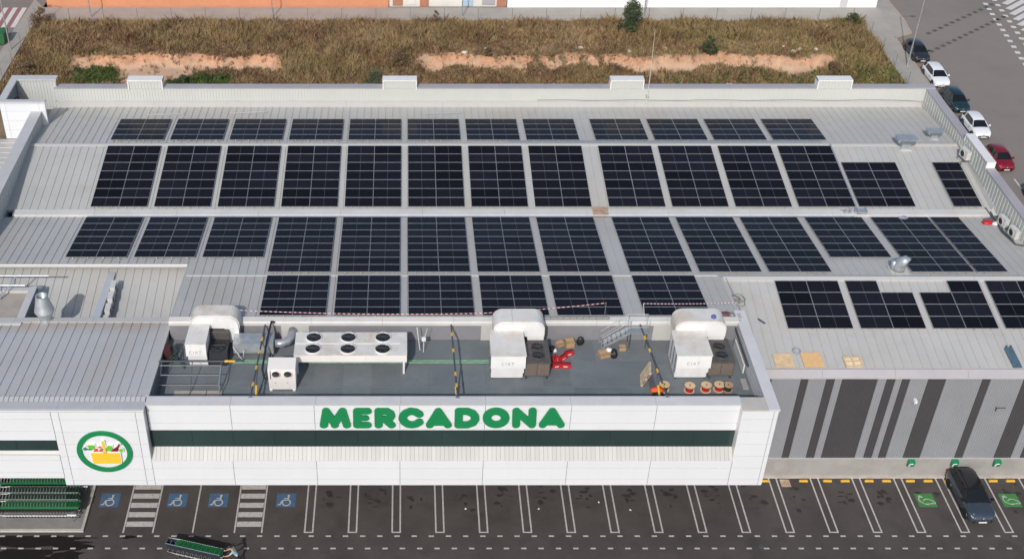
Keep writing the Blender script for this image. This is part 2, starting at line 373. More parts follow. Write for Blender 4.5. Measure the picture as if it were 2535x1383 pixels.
def bare(x, y):
    """1 where raw orange earth lies open"""
    bk = (y > bank_y(x) - 1.75 - .75 * np.sin(x * .45 + 1) + .25 * vn(x, y, 1.6)) & (y < bank_y(x) + .1 + .3 * vn(x, y, 1.8)) & (steep(x) > .35 + .2 * vn(x, y, 1.5)) & ~((x > 13.5) & (x < 22) & (vn(x, y, 1.9) > .12))
    ramp = (x > -32.3 + (123.5 - y) * .35) & (x < -20.5 - (123.5 - y) * 1.6) & (y < 124) & (y > 117.5)
    strip = (x > 2) & (x < 28) & (y < 119.0 + .5 * vn(x, y, 2)) & (y > 117)
    return bk | ramp | strip
xs = np.arange(-43.3, 53.41, .4); ys = np.arange(95.0, 133.5, .4)
X, Y = np.meshgrid(xs, ys); Z = height(X, Y); nx = len(xs)
tb = MB(); tb.v = [tuple(p) for p in np.stack([X, Y, Z], -1).reshape(-1, 3).tolist()]
BA = bare(X + .2, Y + .2)
for j in range(len(ys) - 1):
    for i in range(nx - 1):
        k = j * nx + i; tb.f.append((k, k + 1, k + nx + 1, k + nx)); tb.m.append(1 if BA[j, i] else 0)
lot = struct('vacant_lot_ground', tb, [soil, earth], smooth=True)

def blades(name, P, H, n, w, lean, mat, label, cat, seed):
    """n narrow leaves rising from each point"""
    r = np.random.default_rng(seed); N = len(P); T = N * n
    base = np.repeat(P, n, 0) + np.concatenate([r.normal(0, .09, (T, 2)), np.zeros((T, 1))], 1)
    h = np.repeat(H, n) * r.uniform(.6, 1.15, T); a = r.uniform(0, 2 * pi, T); b = r.uniform(0, 2 * pi, T)
    side = np.stack([np.cos(a), np.sin(a), np.zeros(T)], 1) * (w * r.uniform(.6, 1.4, T) / 2)[:, None]
    off = np.stack([np.cos(b) * lean * h, np.sin(b) * lean * h, h], 1) * r.uniform(.5, 1.0, T)[:, None]
    mid = base + off * .55 + np.array((0, 0, .0)); tip = base + off; tip[:, :2] += off[:, :2] * .5
    v = np.stack([base - side, base + side, mid + side * .8, tip, mid - side * .8], 1).reshape(-1, 3)
    me = bpy.data.meshes.new(name); me.vertices.add(len(v)); me.vertices.foreach_set('co', v.ravel())
    me.loops.add(T * 5); me.loops.foreach_set('vertex_index', np.arange(T * 5)); me.polygons.add(T)
    me.polygons.foreach_set('loop_start', np.arange(T) * 5); me.update(); me.materials.append(mat)
    o = link(name, me); return tag(o, label, cat, kind='stuff')
rg = np.random.default_rng(5)
gy = lambda n, c, v, st: M(n, c, .9, var=v, scale=.5, fine=.28, bscale=3.5, stain=st)
g_tan = gy('dry_grass_blades', (.43, .305, .155), .28, ((.54, .42, .25), .7, .35))
g_brn = gy('brown_weed_blades', (.235, .135, .075), .3, ((.34, .205, .11), .7, .4))
g_olv = gy('olive_grass_blades', (.31, .235, .10), .3, ((.23, .20, .075), .8, .4))
g_grn = gy('green_weed_blades', (.10, .14, .035), .3, ((.11, .13, .04), .8, .8))
N = 78000
px_ = rg.uniform(-43, 53.2, N); py_ = rg.uniform(116.0, 133.3, N)
u = rg.uniform(0, 1, N); n1 = vn(px_, py_, .35) + .35 * vn(px_, py_, 1.4); bar = bare(px_, py_)
upper = py_ > bank_y(px_)
edge = bar & (~bare(px_, py_ + .5) | ~bare(px_, py_ - .45) | ~bare(px_ + .6, py_) | ~bare(px_ - .6, py_))
ok = ~bar | (u < .035) | (edge & (u < .32))
sparse = (py_ < bank_y(px_) + 3.6) & upper & (steep(px_) > .3)                       # thin dead weeds above the bank
ok &= ~(sparse & (rg.uniform(0, 1, N) < .42)); pit = ~upper & (steep(px_) > .5); ok &= ~(pit & (rg.uniform(0, 1, N) < .35))
hh = np.where(upper, .62 + .28 * n1, .42 + .18 * n1) + rg.uniform(-.1, .25, N); hh = np.where(sparse, hh * .55, hh); hh = hh * (1 + .45 * vn(px_ + 7, py_, .9)) * np.where(edge, .7, 1); hh = np.clip(hh, .14, 1.35)
P3 = np.stack([px_, py_, height(px_, py_) - .02], 1)
right = np.clip((px_ - 18) / 25, 0, 1) * .45
cls = np.where(rg.uniform(0, 1, N) < .44 + .55 * vn(px_ + 3, py_ * 1.6, .42) + .2 * vn(px_, py_, 1.7) + np.where(pit | sparse, .25, 0), 1, 0)       # 0 tan, 1 brown
cls = np.where(rg.uniform(0, 1, N) < .11 + right + .45 * vn(px_ - 5, py_ * 1.4, .33) + .15 * vn(px_, py_, 1.5), 2, cls)
gsel = ((px_ < -31) & (px_ > -36.5) & (py_ < 123.6) & (py_ > 119.5)) | ((px_ > -26) & (px_ < -19) & (py_ < 121.5) & (py_ > 118.4)) | ((px_ > 49) & (py_ < 122) & (rg.uniform(0, 1, N) < .3)) | ((px_ > 28) & (py_ < 122.5) & (rg.uniform(0, 1, N) < .25)) | (rg.uniform(0, 1, N) < .025)
cls = np.where(gsel & ~bar, 3, cls)
for c, (nm, lab, mt, w, ln) in enumerate((('dry_grass', 'tall tan dry grass covering the vacant lot', g_tan, .034, .26), ('brown_weeds', 'dead reddish brown weeds among the dry grass', g_brn, .045, .38),
                                          ('olive_grass', 'olive green grass at the right of the vacant lot', g_olv, .042, .28), ('green_weeds', 'low green weeds along the earth bank', g_grn, .07, .6))):
    k = ok & (cls == c); blades(nm, P3[k], hh[k] * (1.2 if c == 1 else 1.35 if c < 3 else 1.), 7, w, ln, mt, lab, 'grass' if c in (0, 2) else 'weeds', 20 + c)

# ---- bushes, tree, stones, litter in the lot
def leaves(mb, centers, n, size, rn, flat=.6):
    for (c, rad) in centers:
        for _ in range(n):
            d = rn.normal(0, 1, 3); d /= np.linalg.norm(d); p = np.array(c) + d * rad * rn.uniform(.45, 1.05) ** .7 * np.array((1, 1, flat + .3))
            a = rn.normal(0, 1, 3); a /= np.linalg.norm(a); b2 = np.cross(a, d); b2 /= (np.linalg.norm(b2) + 1e-6); s = size * rn.uniform(.6, 1.3)
            mb.add([p - a * s * .5, p + b2 * s * .28, p + a * s * .5, p - b2 * s * .28], [(0, 1, 2, 3)])
leaf_d = gy('leaf_dark', (.055, .085, .032), .3, ((.09, .115, .045), .8, 1.2)); leaf_g = gy('leaf_grey_green', (.085, .115, .06), .25, ((.14, .16, .09), .7, 1.5)); leaf_b = gy('leaf_dry_brown', (.17, .115, .065), .3, ((.25, .18, .1), .7, 1.2))
bark = M('bark', (.12, .085, .06), .95, var=.25, scale=6)
def tree(name, label, cat, x, y, h, w, mat, seed, nl=46, nc=34, size=.2, low=.12):
    rn = np.random.default_rng(seed); z0 = float(height(np.array(x), np.array(y)))
    t = thing(name, label, cat, (x, y, z0)); tr = MB(); cr = MB(); cs = []
    tr.tube([(0, 0, -.1), (.05 * w, .02, h * .35), (-.03 * w, .05, h * .8)], [.05 * w, .035 * w, .012 * w], 7)
    for i in range(nc):
        f = rn.uniform(low, 1) ** .85; rad = w * .5 * (1 - abs(f - .42) ** 1.5 * 1.5) * rn.uniform(.35, 1.0); a = rn.uniform(0, 2 * pi)
        c = (rad * cos(a), rad * sin(a), h * f); cs.append((c, w * rn.uniform(.10, .2)))
        if i % 3 == 0: tr.tube([(0, 0, h * f * .55), (c[0] * .6, c[1] * .6, h * f * .85), c], [.02 * w, .012 * w, .005 * w], 5)
    leaves(cr, cs, nl, size, rn); tr.build('trunk', bark, t, False); cr.build('crown', mat, t, False, fix=False); return t
tree('tree', 'bushy dark green tree standing before the white wall', 'tree', 25.9, 130.2, 3.9, 3.0, leaf_d, 1, 70, 46, .2, .1)
tree('shrub', 'dark green shrub on the orange bank right of the mast', 'shrub', 34.0, 125.0, 2.1, 2.1, leaf_d, 2, 50, 24, .16, .1)
tree('shrub', 'grey green rounded shrub behind the rear parapet', 'shrub', -3.2, 119.0, 1.5, 2.6, leaf_g, 3, 60, 26, .13, .1)
tree('shrub', 'brown dry bush at the left end of the lot', 'shrub', -42.4, 132.6, 1.9, 2.6, leaf_b, 4, 60, 26, .15, .1)
tree('shrub', 'dry brown weed clump left of the rear wall corner tower', 'shrub', -41.2, 120.5, 1.6, 2.4, leaf_b, 5, 60, 24, .15, .1)
tree('shrub', 'green bush at the far right corner of the lot', 'shrub', 51.6, 131.8, 1.7, 2.2, leaf_d, 6, 50, 22, .15, .1)
tree('shrub', 'tall thin brown weed rising above the dry grass', 'shrub', 3.6, 132.4, 1.9, .9, leaf_b, 7, 40, 18, .13, .2)
tree('shrub', 'small dark bush hanging on the pale bank', 'shrub', 9.2, 124.3, 1.0, 1.1, leaf_b, 8, 50, 14, .12, .1)
tree('shrub', 'dark brown bush left of the second bank', 'shrub', -.6, 122.6, 1.5, 2.6, leaf_b, 9, 60, 24, .14, .1)
tree('shrub', 'low green bush at the foot of the left bank', 'shrub', -24.0, 119.6, .9, 2.2, leaf_d, 10, 60, 22, .13, .1)
tree('shrub', 'grey brown dry bush right of the second bank', 'shrub', 47.0, 121.8, 1.3, 2.8, leaf_b, 11, 60, 24, .14, .1)
ROCK = []
import bmesh
for sd in range(4):
    bm = bmesh.new(); bmesh.ops.create_icosphere(bm, subdivisions=1, radius=1); r2 = random.Random(sd)
    for v in bm.verts: v.co *= r2.uniform(.7, 1.25); v.co.z *= .65
    me = bpy.data.meshes.new('stone'); bm.to_mesh(me); bm.free(); me.materials.append(stonem); ROCK.append(me)
r2 = random.Random(11)
for i in range(46):
    if i < 16: x, y, s = r2.gauss(-32.6, .9), r2.uniform(118.0, 119.6), r2.uniform(.18, .38)
    else: x, y, s = r2.uniform(3, 52), r2.choice((r2.uniform(117.6, 120), r2.uniform(125.2, 127.5), r2.uniform(125.2, 126.4))), r2.uniform(.14, .36)
    o = link('stone', ROCK[i % 4], None, loc=(x, y, float(height(np.array(x), np.array(y))) + s * .35)); o.scale = (s, s * r2.uniform(.7, 1.2), s); o.rotation_euler = (0, 0, r2.uniform(0, 6))
    if i < 16: tag(o, 'pale pink stone in the rubble heap left of the bare ramp', 'stone', 'rubble heap stones')
    else: tag(o, 'pale stone lying along the foot or rim of the long right bank', 'stone', 'stones scattered on the lot')
lb = MB(); rn = np.random.default_rng(3)
g = [[(-.8 + 1.6 * i / 6, -.3 + .6 * j / 3, .10 + .18 * rn.uniform(0, 1) * (1 - abs(i - 3) / 4)) for i in range(7)] for j in range(4)]
lb.v = [p for r_ in g for p in r_]; lb.f = [(j * 7 + i, j * 7 + i + 1, j * 7 + i + 8, j * 7 + i + 7) for j in range(3) for i in range(6)]; lb.m = [0] * len(lb.f)
o = lb.build('plastic_sheet', white_c, None, smooth=False, loc=(34.6, 118.3, -.75)); o.rotation_euler = (.3, .0, .55); o.scale = (.8, .9, 1.8)
tag(o, 'crumpled white plastic sheet dumped behind the rear wall', 'plastic sheet')

# ---- fence along the lot, lamp posts, neighbours
def fence(name, label, pts, h, lean=0):
    t = thing(name, label, 'fence', (pts[0][0], pts[0][1], 0))
    for p in pts: MB().tube([(p[0], p[1], 0), (p[0], p[1], h)], .035, 6).build('post', galv_d, t)
    for z in (.15, h * .5, h - .06):
        w = MB()
        for a, b2 in zip(pts[:-1], pts[1:]): w.tube([(a[0], a[1], z), ((a[0] + b2[0]) / 2, (a[1] + b2[1]) / 2, z - .02), (b2[0], b2[1], z)], .006, 4)
        w.build('wire', galv_d, t)
    return t
galv_d = M('weathered_post', (.26, .26, .255), .6, .3, var=.1, scale=4)
fence('wire_fence', 'thin post and wire fence along the rear pavement', [(-43.1 + 3.97 * i, 133.28) for i in range(25)], 1.85)
fence('wire_fence', 'post and wire fence beside the street of parked cars', [(53.42, 130 - 4.2 * i) for i in range(5)], 1.6)
fence('wire_fence', 'post and wire fence along the left side street pavement', [(-43.3, 131 - 4 * i) for i in range(5)], 1.6)
def lamp_post(label, x, y, h=9., side=1):
    t = thing('street_lamp', label, 'street lamp', (x, y, .12), group='street lamps round the lot')
    MB().tube([(0, 0, 0), (0, 0, 1.2), (0, 0, h)], [.085, .07, .045], 10).build('pole', galv, t, False)
    MB().box(-.16, .16, -.16, .16, 0, .03).build('base_plate', galv, t, False)
    MB().tube([(0, 0, h), (side * .5, 0, h + .15), (side * 1.3, 0, h + .2)], .035, 6).build('arm', galv, t, False)
    MB().box(min(side * 1.2, side * 1.8), max(side * 1.2, side * 1.8), -.12, .12, h + .13, h + .25).build('lamp_head', galv, t, False)
lamp_post('tall grey lamp post beside the dark grey parked car', 54.9, 121.9, 10, 1)
lamp_post('grey lamp post beside the green bin at left', -44.2, 125.9, 9, -1)
for i, (x, l) in enumerate(((-37.0, 'grey lamp post before the left part of the orange wall'), (-15.6, 'grey lamp post before the right part of the orange wall'), (6.7, 'grey lamp post before the pale blue door'), (28.1, 'grey lamp post behind the bushy tree'))): lamp_post(l, x, 134.6, 8, 1)

brick = M('orange_brick', (.62, .27, .145), .85, var=.06, scale=.5, fine=.08, bscale=9, stain=((.52, .22, .12), .4, .3))
redbrick = M('red_brick', (.42, .19, .12), .85, var=.1, scale=1, fine=.15, bscale=9)
wallw = M('render_white', (.80, .81, .83), .7, var=.02, scale=.3)
wallc = M('render_cream', (.74, .71, .655), .7, var=.05, scale=.6, stain=((.6, .55, .48), .5, .8))
t = thing('warehouse', 'long orange brick warehouse behind the lot', 'building', (-20, 142, 0))
MB().box(-42.8, -2.0, 137.5, 160, 0, 7).build('wall', brick, t); MB().box(-43, -1.8, 137.3, 160.2, 7, 7.3).build('roof', brown_roof, t)
MB().box(-39.9, -38.9, 137.44, 137.5, 1.3, 3).build('vent_grille', redbrick, t); MB().box(-42.8, -2, 137.46, 137.5, .0, .35).build('plinth', M('brick_plinth', (.55, .25, .14), .85, var=.08), t)
t = thing('workshop', 'cream rendered workshop with graffiti and doors', 'building', (5, 142, 0))
MB().box(-1.98, 12.1, 137.9, 160, 0, 6).build('wall', wallc, t); MB().box(-2.1, 12.15, 137.7, 160.2, 6.0, 6.25).build('roof', brown_roof, t)
for x0, x1, mt, nm, z0, z1 in ((-1.5, -.3, redbrick, 'shutter', .2, 2.6), (.0, 1.2, wallc, 'door', .3, 2.6), (1.75, 2.75, M('dark_opening', (.035, .028, .022), .7, var=.2), 'doorway', 1.3, 3), (1.75, 2.8, redbrick, 'step', 0, 1.1),
                        (6.85, 8.1, M('blue_door', (.42, .55, .68), .6, var=.08), 'door', .15, 2.9), (9.2, 10.75, M('grey_door', (.40, .385, .40), .6, var=.05), 'door', .3, 3), (10.95, 12.05, redbrick, 'infill', 0, 1.5), (11.1, 11.95, M('window_bars', (.06, .055, .05), .6, var=.3, scale=6), 'window', 1.55, 3)):
    MB().box(x0, x1, 137.78, 137.905, z0, z1).build(nm, mt, t)
gp = M('graffiti_paint', (.16, .20, .26), .7, var=.15)
for x, z, k in ((3.6, 2.35, 1), (4.9, 2.4, 2), (6.1, 2.3, 3), (8.6, 1.75, 4)):
    r3 = random.Random(k); p = [(x + (i - 4) * .17, 137.86, z + r3.uniform(-.3, .25)) for i in range(9)]
    MB().tube(p, .05 if k < 4 else .03, 5).build('graffiti', gp, t)
t = thing('white_warehouse', 'long plain white warehouse behind the lot', 'building', (34, 142, 0))
MB().box(12.2, 56.3, 137.4, 160, 0, 7).build('wall', wallw, t); MB().box(12.1, 56.4, 137.2, 160.2, 7, 7.3).build('roof', coping, t)
MB().box(51.9, 52.75, 137.34, 137.405, .0, 2.1).build('door', M('pale_grey_door', (.55, .56, .57), .5, var=.03), t)
t = thing('waste_container', 'green wheeled waste container beside the left lamp post', 'container', (-45.65, 127.8, 0))
gb = M('green_bin_plastic', (.03, .14, .05), .5, var=.12, scale=3)
MB().hexa([(-.5, -.75, .2), (.5, -.75, .2), (.5, .75, .2), (-.5, .75, .2)], [(-.62, -.9, 1.25), (.62, -.9, 1.25), (.62, .9, 1.25), (-.62, .9, 1.25)]).build('body', gb, t, False)
MB().prism([(-.66, 1.26), (.66, 1.26), (.6, 1.42), (.2, 1.52), (-.35, 1.48)], 'y', -.93, .93).build('lid', gb, t, False)
for sx in (-.4, .4):
    for sy in (-.6, .6): MB().tube([(sx - .04, sy, .1), (sx + .04, sy, .1)], .1, 10).build('wheel', rubber, t, False)
# ================================================================ THE SUPERMARKET
SM = thing('supermarket', 'large supermarket with white front, solar covered roof and striped grey wall', 'building', (0, 59.6, 0))
def part(name, mb, mat, parent=None, smooth=False): return mb.build(name, mat, parent or SM, world=(parent is None), smooth=smooth)
XL, XR = -30.3, 44.6
# ---- outer walls (seen only at the edges)
part('side_wall', MB().box(44.75, 45.2, 59.7, 94.7, 0, 11.55), clad_lt)
part('rear_wall', MB().box(-33.5, 44.75, 94.3, 94.7, 0, 11.55), clad_lt)
part('left_wall', MB().box(-30.95, -30.32, 69.7, 90.1, 0, 11.45), clad_in)
part('inner_wall', MB().box(-30.2, -29.8, 55.2, 94.2, 0, 8.4), under)
part('shopfront', MB().box(-40, 22.0, 59.63, 59.8, 0, 5.7), glass_f)
part('soffit', MB().box(-20.88, 21.9, 53.75, 59.62, 5.14, 5.2), white_c); part('soffit', MB().box(-40, -20.9, 53.92, 59.62, 5.72, 5.78), white_c)
part('room_wall', MB().box(22.02, 22.3, 59.75, 67, 0, 9.2), under)
# ---- roof slopes of standing seam sheets, each with its underlay and its strips
PITCH = .61
def slope(name, x0, x1, ya, za, yb, zb, ind, mat=roof_m, rest=True):
    """underlay plus strips from (ya, za) front to (yb, zb) rear; ind = x ranges built strip by strip"""
    s = part(name, MB().hexa([(x0, ya, za - .2), (x1, ya, za - .2), (x1, yb, zb - .2), (x0, yb, zb - .2)], [(x0, ya, za - .03), (x1, ya, za - .03), (x1, yb, zb - .03), (x0, yb, zb - .03)]), under)
    def strip(b, x, w=PITCH):
        b.add([(x + .003, ya, za), (x + w - .003, ya, za), (x + w - .003, yb, zb), (x + .003, yb, zb)], [(0, 1, 2, 3)])
        b.hexa([(x + w - .014, ya, za), (x + w + .008, ya, za), (x + w + .008, yb, zb), (x + w - .014, yb, zb)], [(x + w - .010, ya, za + .05), (x + w + .004, ya, za + .05), (x + w + .004, yb, zb + .05), (x + w - .010, yb, zb + .05)])
        return b
    me = strip(MB(), 0).mesh('roof_panel', mat)
    n = int(round((x1 - x0) / PITCH)); other = MB(); k = 0
    for i in range(n):
        x = x0 + i * (x1 - x0) / n
        if any(a <= x < b for a, b in ind): link('roof_panel', me, s, False, (x, 0, 0)); k += 1
        else: strip(other, x)
    if other.v: tag(other.build('roof_panels_under_arrays', mat, s, False), kind='stuff')
    return s
slope('rear_roof_slope', XL, XR, 86.1, 10.7, 94.02, 9.89, [(-99, 99)])
slope('rear_valley_slope', XL, XR, 78.0, 9.66, 86.1, 10.7, [(-99, -23.6), (34, 99)])
slope('front_valley_slope', XL, -15.2, 69.62, 10.55, 77.25, 9.54, [(-99, -23.6), (-16.5, -15.2)])
slope('front_valley_slope', -15.2, 21.6, 62.0, 11.56, 77.25, 9.54, [(-15.3, -9.2), (19.5, 22)])
slope('front_valley_slope', 21.6, XR, 67.73, 10.78, 77.25, 9.54, [(41.5, 99)])
slope('right_front_slope', 21.6, XR, 59.86, 9.37, 67.73, 10.78, [(-99, 99)])
slope('left_dip_slope', -36, -15.45, 64.0, 8.63, 70.6, 9.84, [(-99, 99)])
part('step_wall', MB().box(-36, -15.2, 70.62, 70.72, 8.5, 10.18), flash)
slope('left_front_slope', -36, -15.45, 54.95, 11.395, 63.2, 10.5, [(-99, 99)], roof_front)
part('rear_drop_wall', MB().box(-36, -15.45, 63.6, 63.7, 8.4, 10.46), flash)
fr = MB()
for i in range(68):
    x = -36 + .302 * i
    fr.add([(x + .005, 54.45, 11.30), (x + .297, 54.45, 11.30), (x + .297, 54.93, 11.39), (x + .005, 54.93, 11.39)], [(0, 1, 2, 3)])
    fr.hexa([(x + .27, 54.45, 11.3), (x + .302, 54.45, 11.3), (x + .302, 54.93, 11.42), (x + .27, 54.93, 11.42)], [(x + .27, 54.45, 11.345), (x + .302, 54.45, 11.345), (x + .302, 54.95, 11.465), (x + .27, 54.95, 11.465)])
part('eave_sheets', fr, roof_front); part('eave_underlay', MB().box(-36, -15.46, 54.4, 54.95, 11.0, 11.28), under)
# ridge caps, valley gutter, wedge walls between the roof levels
def runs(name, x0, x1, step, f, mat):
    n = max(1, round((x1 - x0) / step)); w = (x1 - x0) / n
    for i in range(n): part(name, f(x0 + i * w + .006, x0 + (i + 1) * w - .006), mat)
runs('ridge_cap', XL, XR, 6.2, lambda a, b: MB().prism([(85.86, 10.73), (86.1, 10.79), (86.34, 10.73), (86.34, 10.69), (85.86, 10.69)], 'x', a, b), flash)
runs('ridge_cap', 21.7, XR, 6.2, lambda a, b: MB().prism([(67.45, 10.80), (67.75, 10.90), (68.05, 10.80), (68.05, 10.72), (67.45, 10.70)], 'x', a, b), flash)
runs('ridge_cap', XL, -15.2, 6.2, lambda a, b: MB().prism([(69.56, 10.53), (69.62, 10.60), (69.74, 10.575), (69.74, 10.36), (69.56, 10.34)], 'x', a, b), flash)
runs('valley_gutter', -29.6, XR, 6.1, lambda a, b: MB().prism([(77.28, 9.52), (77.28, 9.66), (77.34, 9.70), (77.98, 9.76), (78.04, 9.70), (78.04, 9.5)], 'x', a, b), flash_w)
runs('joint_cover', -15.0, 21.4, 4.9, lambda a, b: MB().hexa([(a, 67.98, 10.76), (b, 67.98, 10.76), (b, 68.12, 10.74), (a, 68.12, 10.74)], [(a, 67.98, 10.84), (b, 67.98, 10.84), (b, 68.12, 10.82), (a, 68.12, 10.82)]), flash)
part('wedge_wall', MB().prism([(62.2, 9.5), (67.7, 10.5), (67.7, 10.80), (62.2, 11.55)], 'x', 21.6, 21.68), flash)
part('wedge_wall', MB().prism([(69.6, 8.7), (69.6, 10.57), (62.2, 11.55), (62.2, 8.7)], 'x', -15.21, -15.13), flash)
runs('rear_ledge', -36, -15.3, 5, lambda a, b: MB().hexa([(a, 63.16, 10.40), (b, 63.16, 10.40), (b, 63.72, 10.40), (a, 63.72, 10.40)], [(a, 63.16, 10.56), (b, 63.16, 10.56), (b, 63.72, 10.50), (a, 63.72, 10.50)]), flash)
part('verge_trim', MB().hexa([(-15.46, 54.9, 11.30), (-15.28, 54.9, 11.30), (-15.28, 63.7, 10.36), (-15.46, 63.7, 10.36)], [(-15.46, 54.9, 11.47), (-15.28, 54.9, 11.47), (-15.28, 63.7, 10.53), (-15.46, 63.7, 10.53)]), flash)
part('verge_trim', MB().hexa([(21.5, 62.2, 11.5), (21.72, 62.2, 11.5), (21.72, 67.7, 10.74), (21.5, 67.7, 10.74)], [(21.5, 62.2, 11.62), (21.72, 62.2, 11.62), (21.72, 67.7, 10.86), (21.5, 67.7, 10.86)]), flash)
# ---- parapets with ribbed inner face
def ribs_y(b, x0, x1, y, z0, z1, p=.30, d=.035):            # face looking to -y
    b.box(x0, x1, y, y + .06, z0, z1); n = int((x1 - x0) / p)
    for i in range(n): x = x0 + (i + .5) * (x1 - x0) / n; b.box(x - p * .30, x + p * .30, y - d, y - .001, z0 + .002, z1 - .002)
    return b
def ribs_x(b, x, y0, y1, z0, z1, p=.5, d=.06, s=-1):
    b.box(min(x, x - s * .06), max(x, x - s * .06), y0, y1, z0, z1); n = int((y1 - y0) / p)
    for i in range(n): y = y0 + (i + .5) * (y1 - y0) / n; b.box(min(x + s * .001, x + s * d), max(x + s * .001, x + s * d), y - p * .3, y + p * .3, z0 + .002, z1 - .002)
    return b
part('rear_parapet', ribs_y(MB(), -30.2, XR, 94.08, 10.45, 11.62, .26), clad_in)
runs('parapet_flashing', -29.9, XR, 8.6, lambda a, b: MB().hexa([(a, 94.0, 9.8), (b, 94.0, 9.8), (b, 94.1, 9.8), (a, 94.1, 9.8)], [(a, 93.98, 10.44), (b, 93.98, 10.44), (b, 94.1, 10.44), (a, 94.1, 10.44)]), flash)
CAPS = [(-23.66, -20.67), (-1.93, 1.0), (17.47, 20.36), (35.13, 38.09)]
ex = [-30.0] + [v for c in CAPS for v in c] + [45.3]
for a, b in zip(ex[0::2], ex[1::2]):
    runs('rear_coping', a, b, 6.2, lambda p, q: MB().box(p, q, 94.02, 94.78, 11.62, 11.72), coping_p)
for a, b in CAPS:
    part('parapet_cap', ribs_y(MB(), a + .12, b - .12, 94.09, 11.63, 12.32, .26), clad_in)
    part('cap_frame', MB().box(a, a + .11, 93.98, 94.82, 11.56, 12.45).box(b - .11, b, 93.98, 94.82, 11.56, 12.45).box(a, b, 93.97, 94.83, 12.33, 12.46), white_c)
part('side_parapet', ribs_x(MB(), XR, 59.9, 94.06, 9.0, 11.55, .48, .07), clad_in)
runs2 = [(60, 66), (66, 72), (72, 77.5), (77.5, 80.86), (85.34, 90), (90, 94.0)]
for a, b in runs2: part('side_coping', MB().box(44.52, 45.25, a + .006, b - .006, 11.55, 11.65), coping_p)
part('side_flashing', MB().hexa([(44.42, 78.0, 9.7), (44.6, 78.0, 9.7), (44.6, 86.1, 10.7), (44.42, 86.1, 10.7)], [(44.50, 78.0, 10.0), (44.6, 78.0, 10.0), (44.6, 86.1, 11.0), (44.50, 86.1, 11.0)]), flash)
part('parapet_cap', ribs_x(MB(), XR, 80.95, 85.25, 11.56, 12.05, .48, .07), clad_in); part('cap_frame', MB().box(44.5, 45.2, 80.87, 80.94, 11.5, 12.15).box(44.5, 45.2, 85.26, 85.33, 11.5, 12.15).box(44.5, 45.2, 80.86, 85.34, 12.05, 12.16).box(44.75, 45.15, 80.95, 85.25, 11.56, 12.04), white_c)
part('left_parapet', ribs_x(MB(), -30.24, 69.7, 90.1, 8.9, 11.45, .45, .03, 1), clad_in)
runs3 = [(69.7, 74), (74, 79.2), (79.2, 84.6), (84.6, 90.1)]
for a, b in runs3: part('left_coping', MB().box(-31.0, -30.12, a + .005, b - .005, 11.45, 11.57), coping)
# corner tower
for i, (z0, z1) in enumerate(((9.0, 9.85), (9.85, 10.7), (10.7, 11.55), (11.55, 12.36))):
    for a, b in ((-33.5, -33.05), (-33.05, -30.25), (-30.25, -29.75)): part('tower_panel', MB().box(a + .008, b - .008, 90.12, 90.3, z0 + .008, z1 - .008), white)
part('tower_backing', MB().box(-33.48, -29.78, 90.2, 90.36, 8.9, 12.34), under)
part('tower_wall', MB().box(-33.5, -33.2, 90.36, 94.7, 8.9, 12.36), clad_deck); part('tower_wall', ribs_y(MB(), -33.2, -29.8, 94.2, 9.0, 12.36, .26), clad_in)
part('tower_floor', MB().box(-33.2, -30.3, 90.37, 94.19, 9.4, 9.6), brown_roof)
part('tower_coping', MB().box(-33.62, -29.7, 90.02, 90.46, 12.36, 12.5).box(-33.62, -33.0, 90.46, 94.05, 12.36, 12.5).box(-33.62, -29.7, 94.05, 94.85, 12.36, 12.5), coping)
for y in (91.6, 92.6): part('tower_pipe', MB().tube([(-33.18, y, 9.6), (-33.0, y, 11.5), (-32.7, y, 11.6), (-32.6, y, 11.3)], .06, 8), blackp)
lr = part('low_left_roof', MB().box(-60, -31.05, 69.7, 90.1, 8.7, 8.96), roof_m)
for i in range(25): MB().box(-60, -31.1, 70.2 + i * .8, 70.24 + i * .8, 8.96, 9.02).build('seam', flash, lr, False)
# ---- white front: composite panels on a dark backing
def panels(name, y, xs, zs, mat=white, g=.014, th=.06):
    for a, b in zip(xs[:-1], xs[1:]):
        for c, d in zip(zs[:-1], zs[1:]): part(name, MB().box(a + g, b - g, y, y + th, c + g, d - g), mat)
backing = M('facade_backing', (.12, .12, .125), .7)
XU = [-15.38, -10.40, -5.41, -.32, 4.76, 9.88, 14.95, 19.95]
panels('upper_panel', 54.21, XU, [9.36, 9.89, 10.87, 11.40]); part('upper_backing', MB().box(-15.38, 19.95, 54.25, 54.6, 9.36, 11.39), backing)
part('window_head', MB().box(-15.38, 19.95, 54.20, 54.27, 9.325, 9.355), white_c)
XLo = [-15.42, -10.48, -5.40, -.32, 4.75, 9.88, 14.93, 19.9]
panels('lower_panel', 53.65, XLo, [5.22, 5.70, 6.70, 7.30]); part('lower_backing', MB().box(-15.42, 19.9, 53.69, 53.9, 5.23, 7.28), backing)
panels('pier_panel', 53.65, [19.9, 21.75, 22.0], [5.22, 5.7, 6.7, 7.7, 8.7, 9.7, 10.7, 11.38]); part('pier_backing', MB().box(19.92, 21.98, 53.69, 54.5, 5.23, 11.37), backing)
part('pier_return', MB().box(19.88, 19.915, 53.67, 54.25, 7.3, 11.38), white_c); part('pier_return', MB().box(21.97, 22.03, 53.72, 63.1, 5.22, 11.38), white)
ZB = [5.22, 5.63, 6.63, 7.66, 8.68, 9.69, 10.66, 11.34]
panels('block_panel', 53.65, [-20.92, -20.45, -15.92, -15.42], ZB); part('block_backing', MB().box(-20.9, -15.44, 53.69, 54.4, 5.23, 11.33), backing)
part('block_return', MB().box(-15.45, -15.41, 53.68, 54.22, 7.3, 11.34), M('return_shaded', (.45, .46, .47), .5)); part('block_return', MB().box(-20.95, -20.91, 53.68, 53.85, 5.22, 5.78), white)  # right return: white panel's shaded side painted in as a darker grey
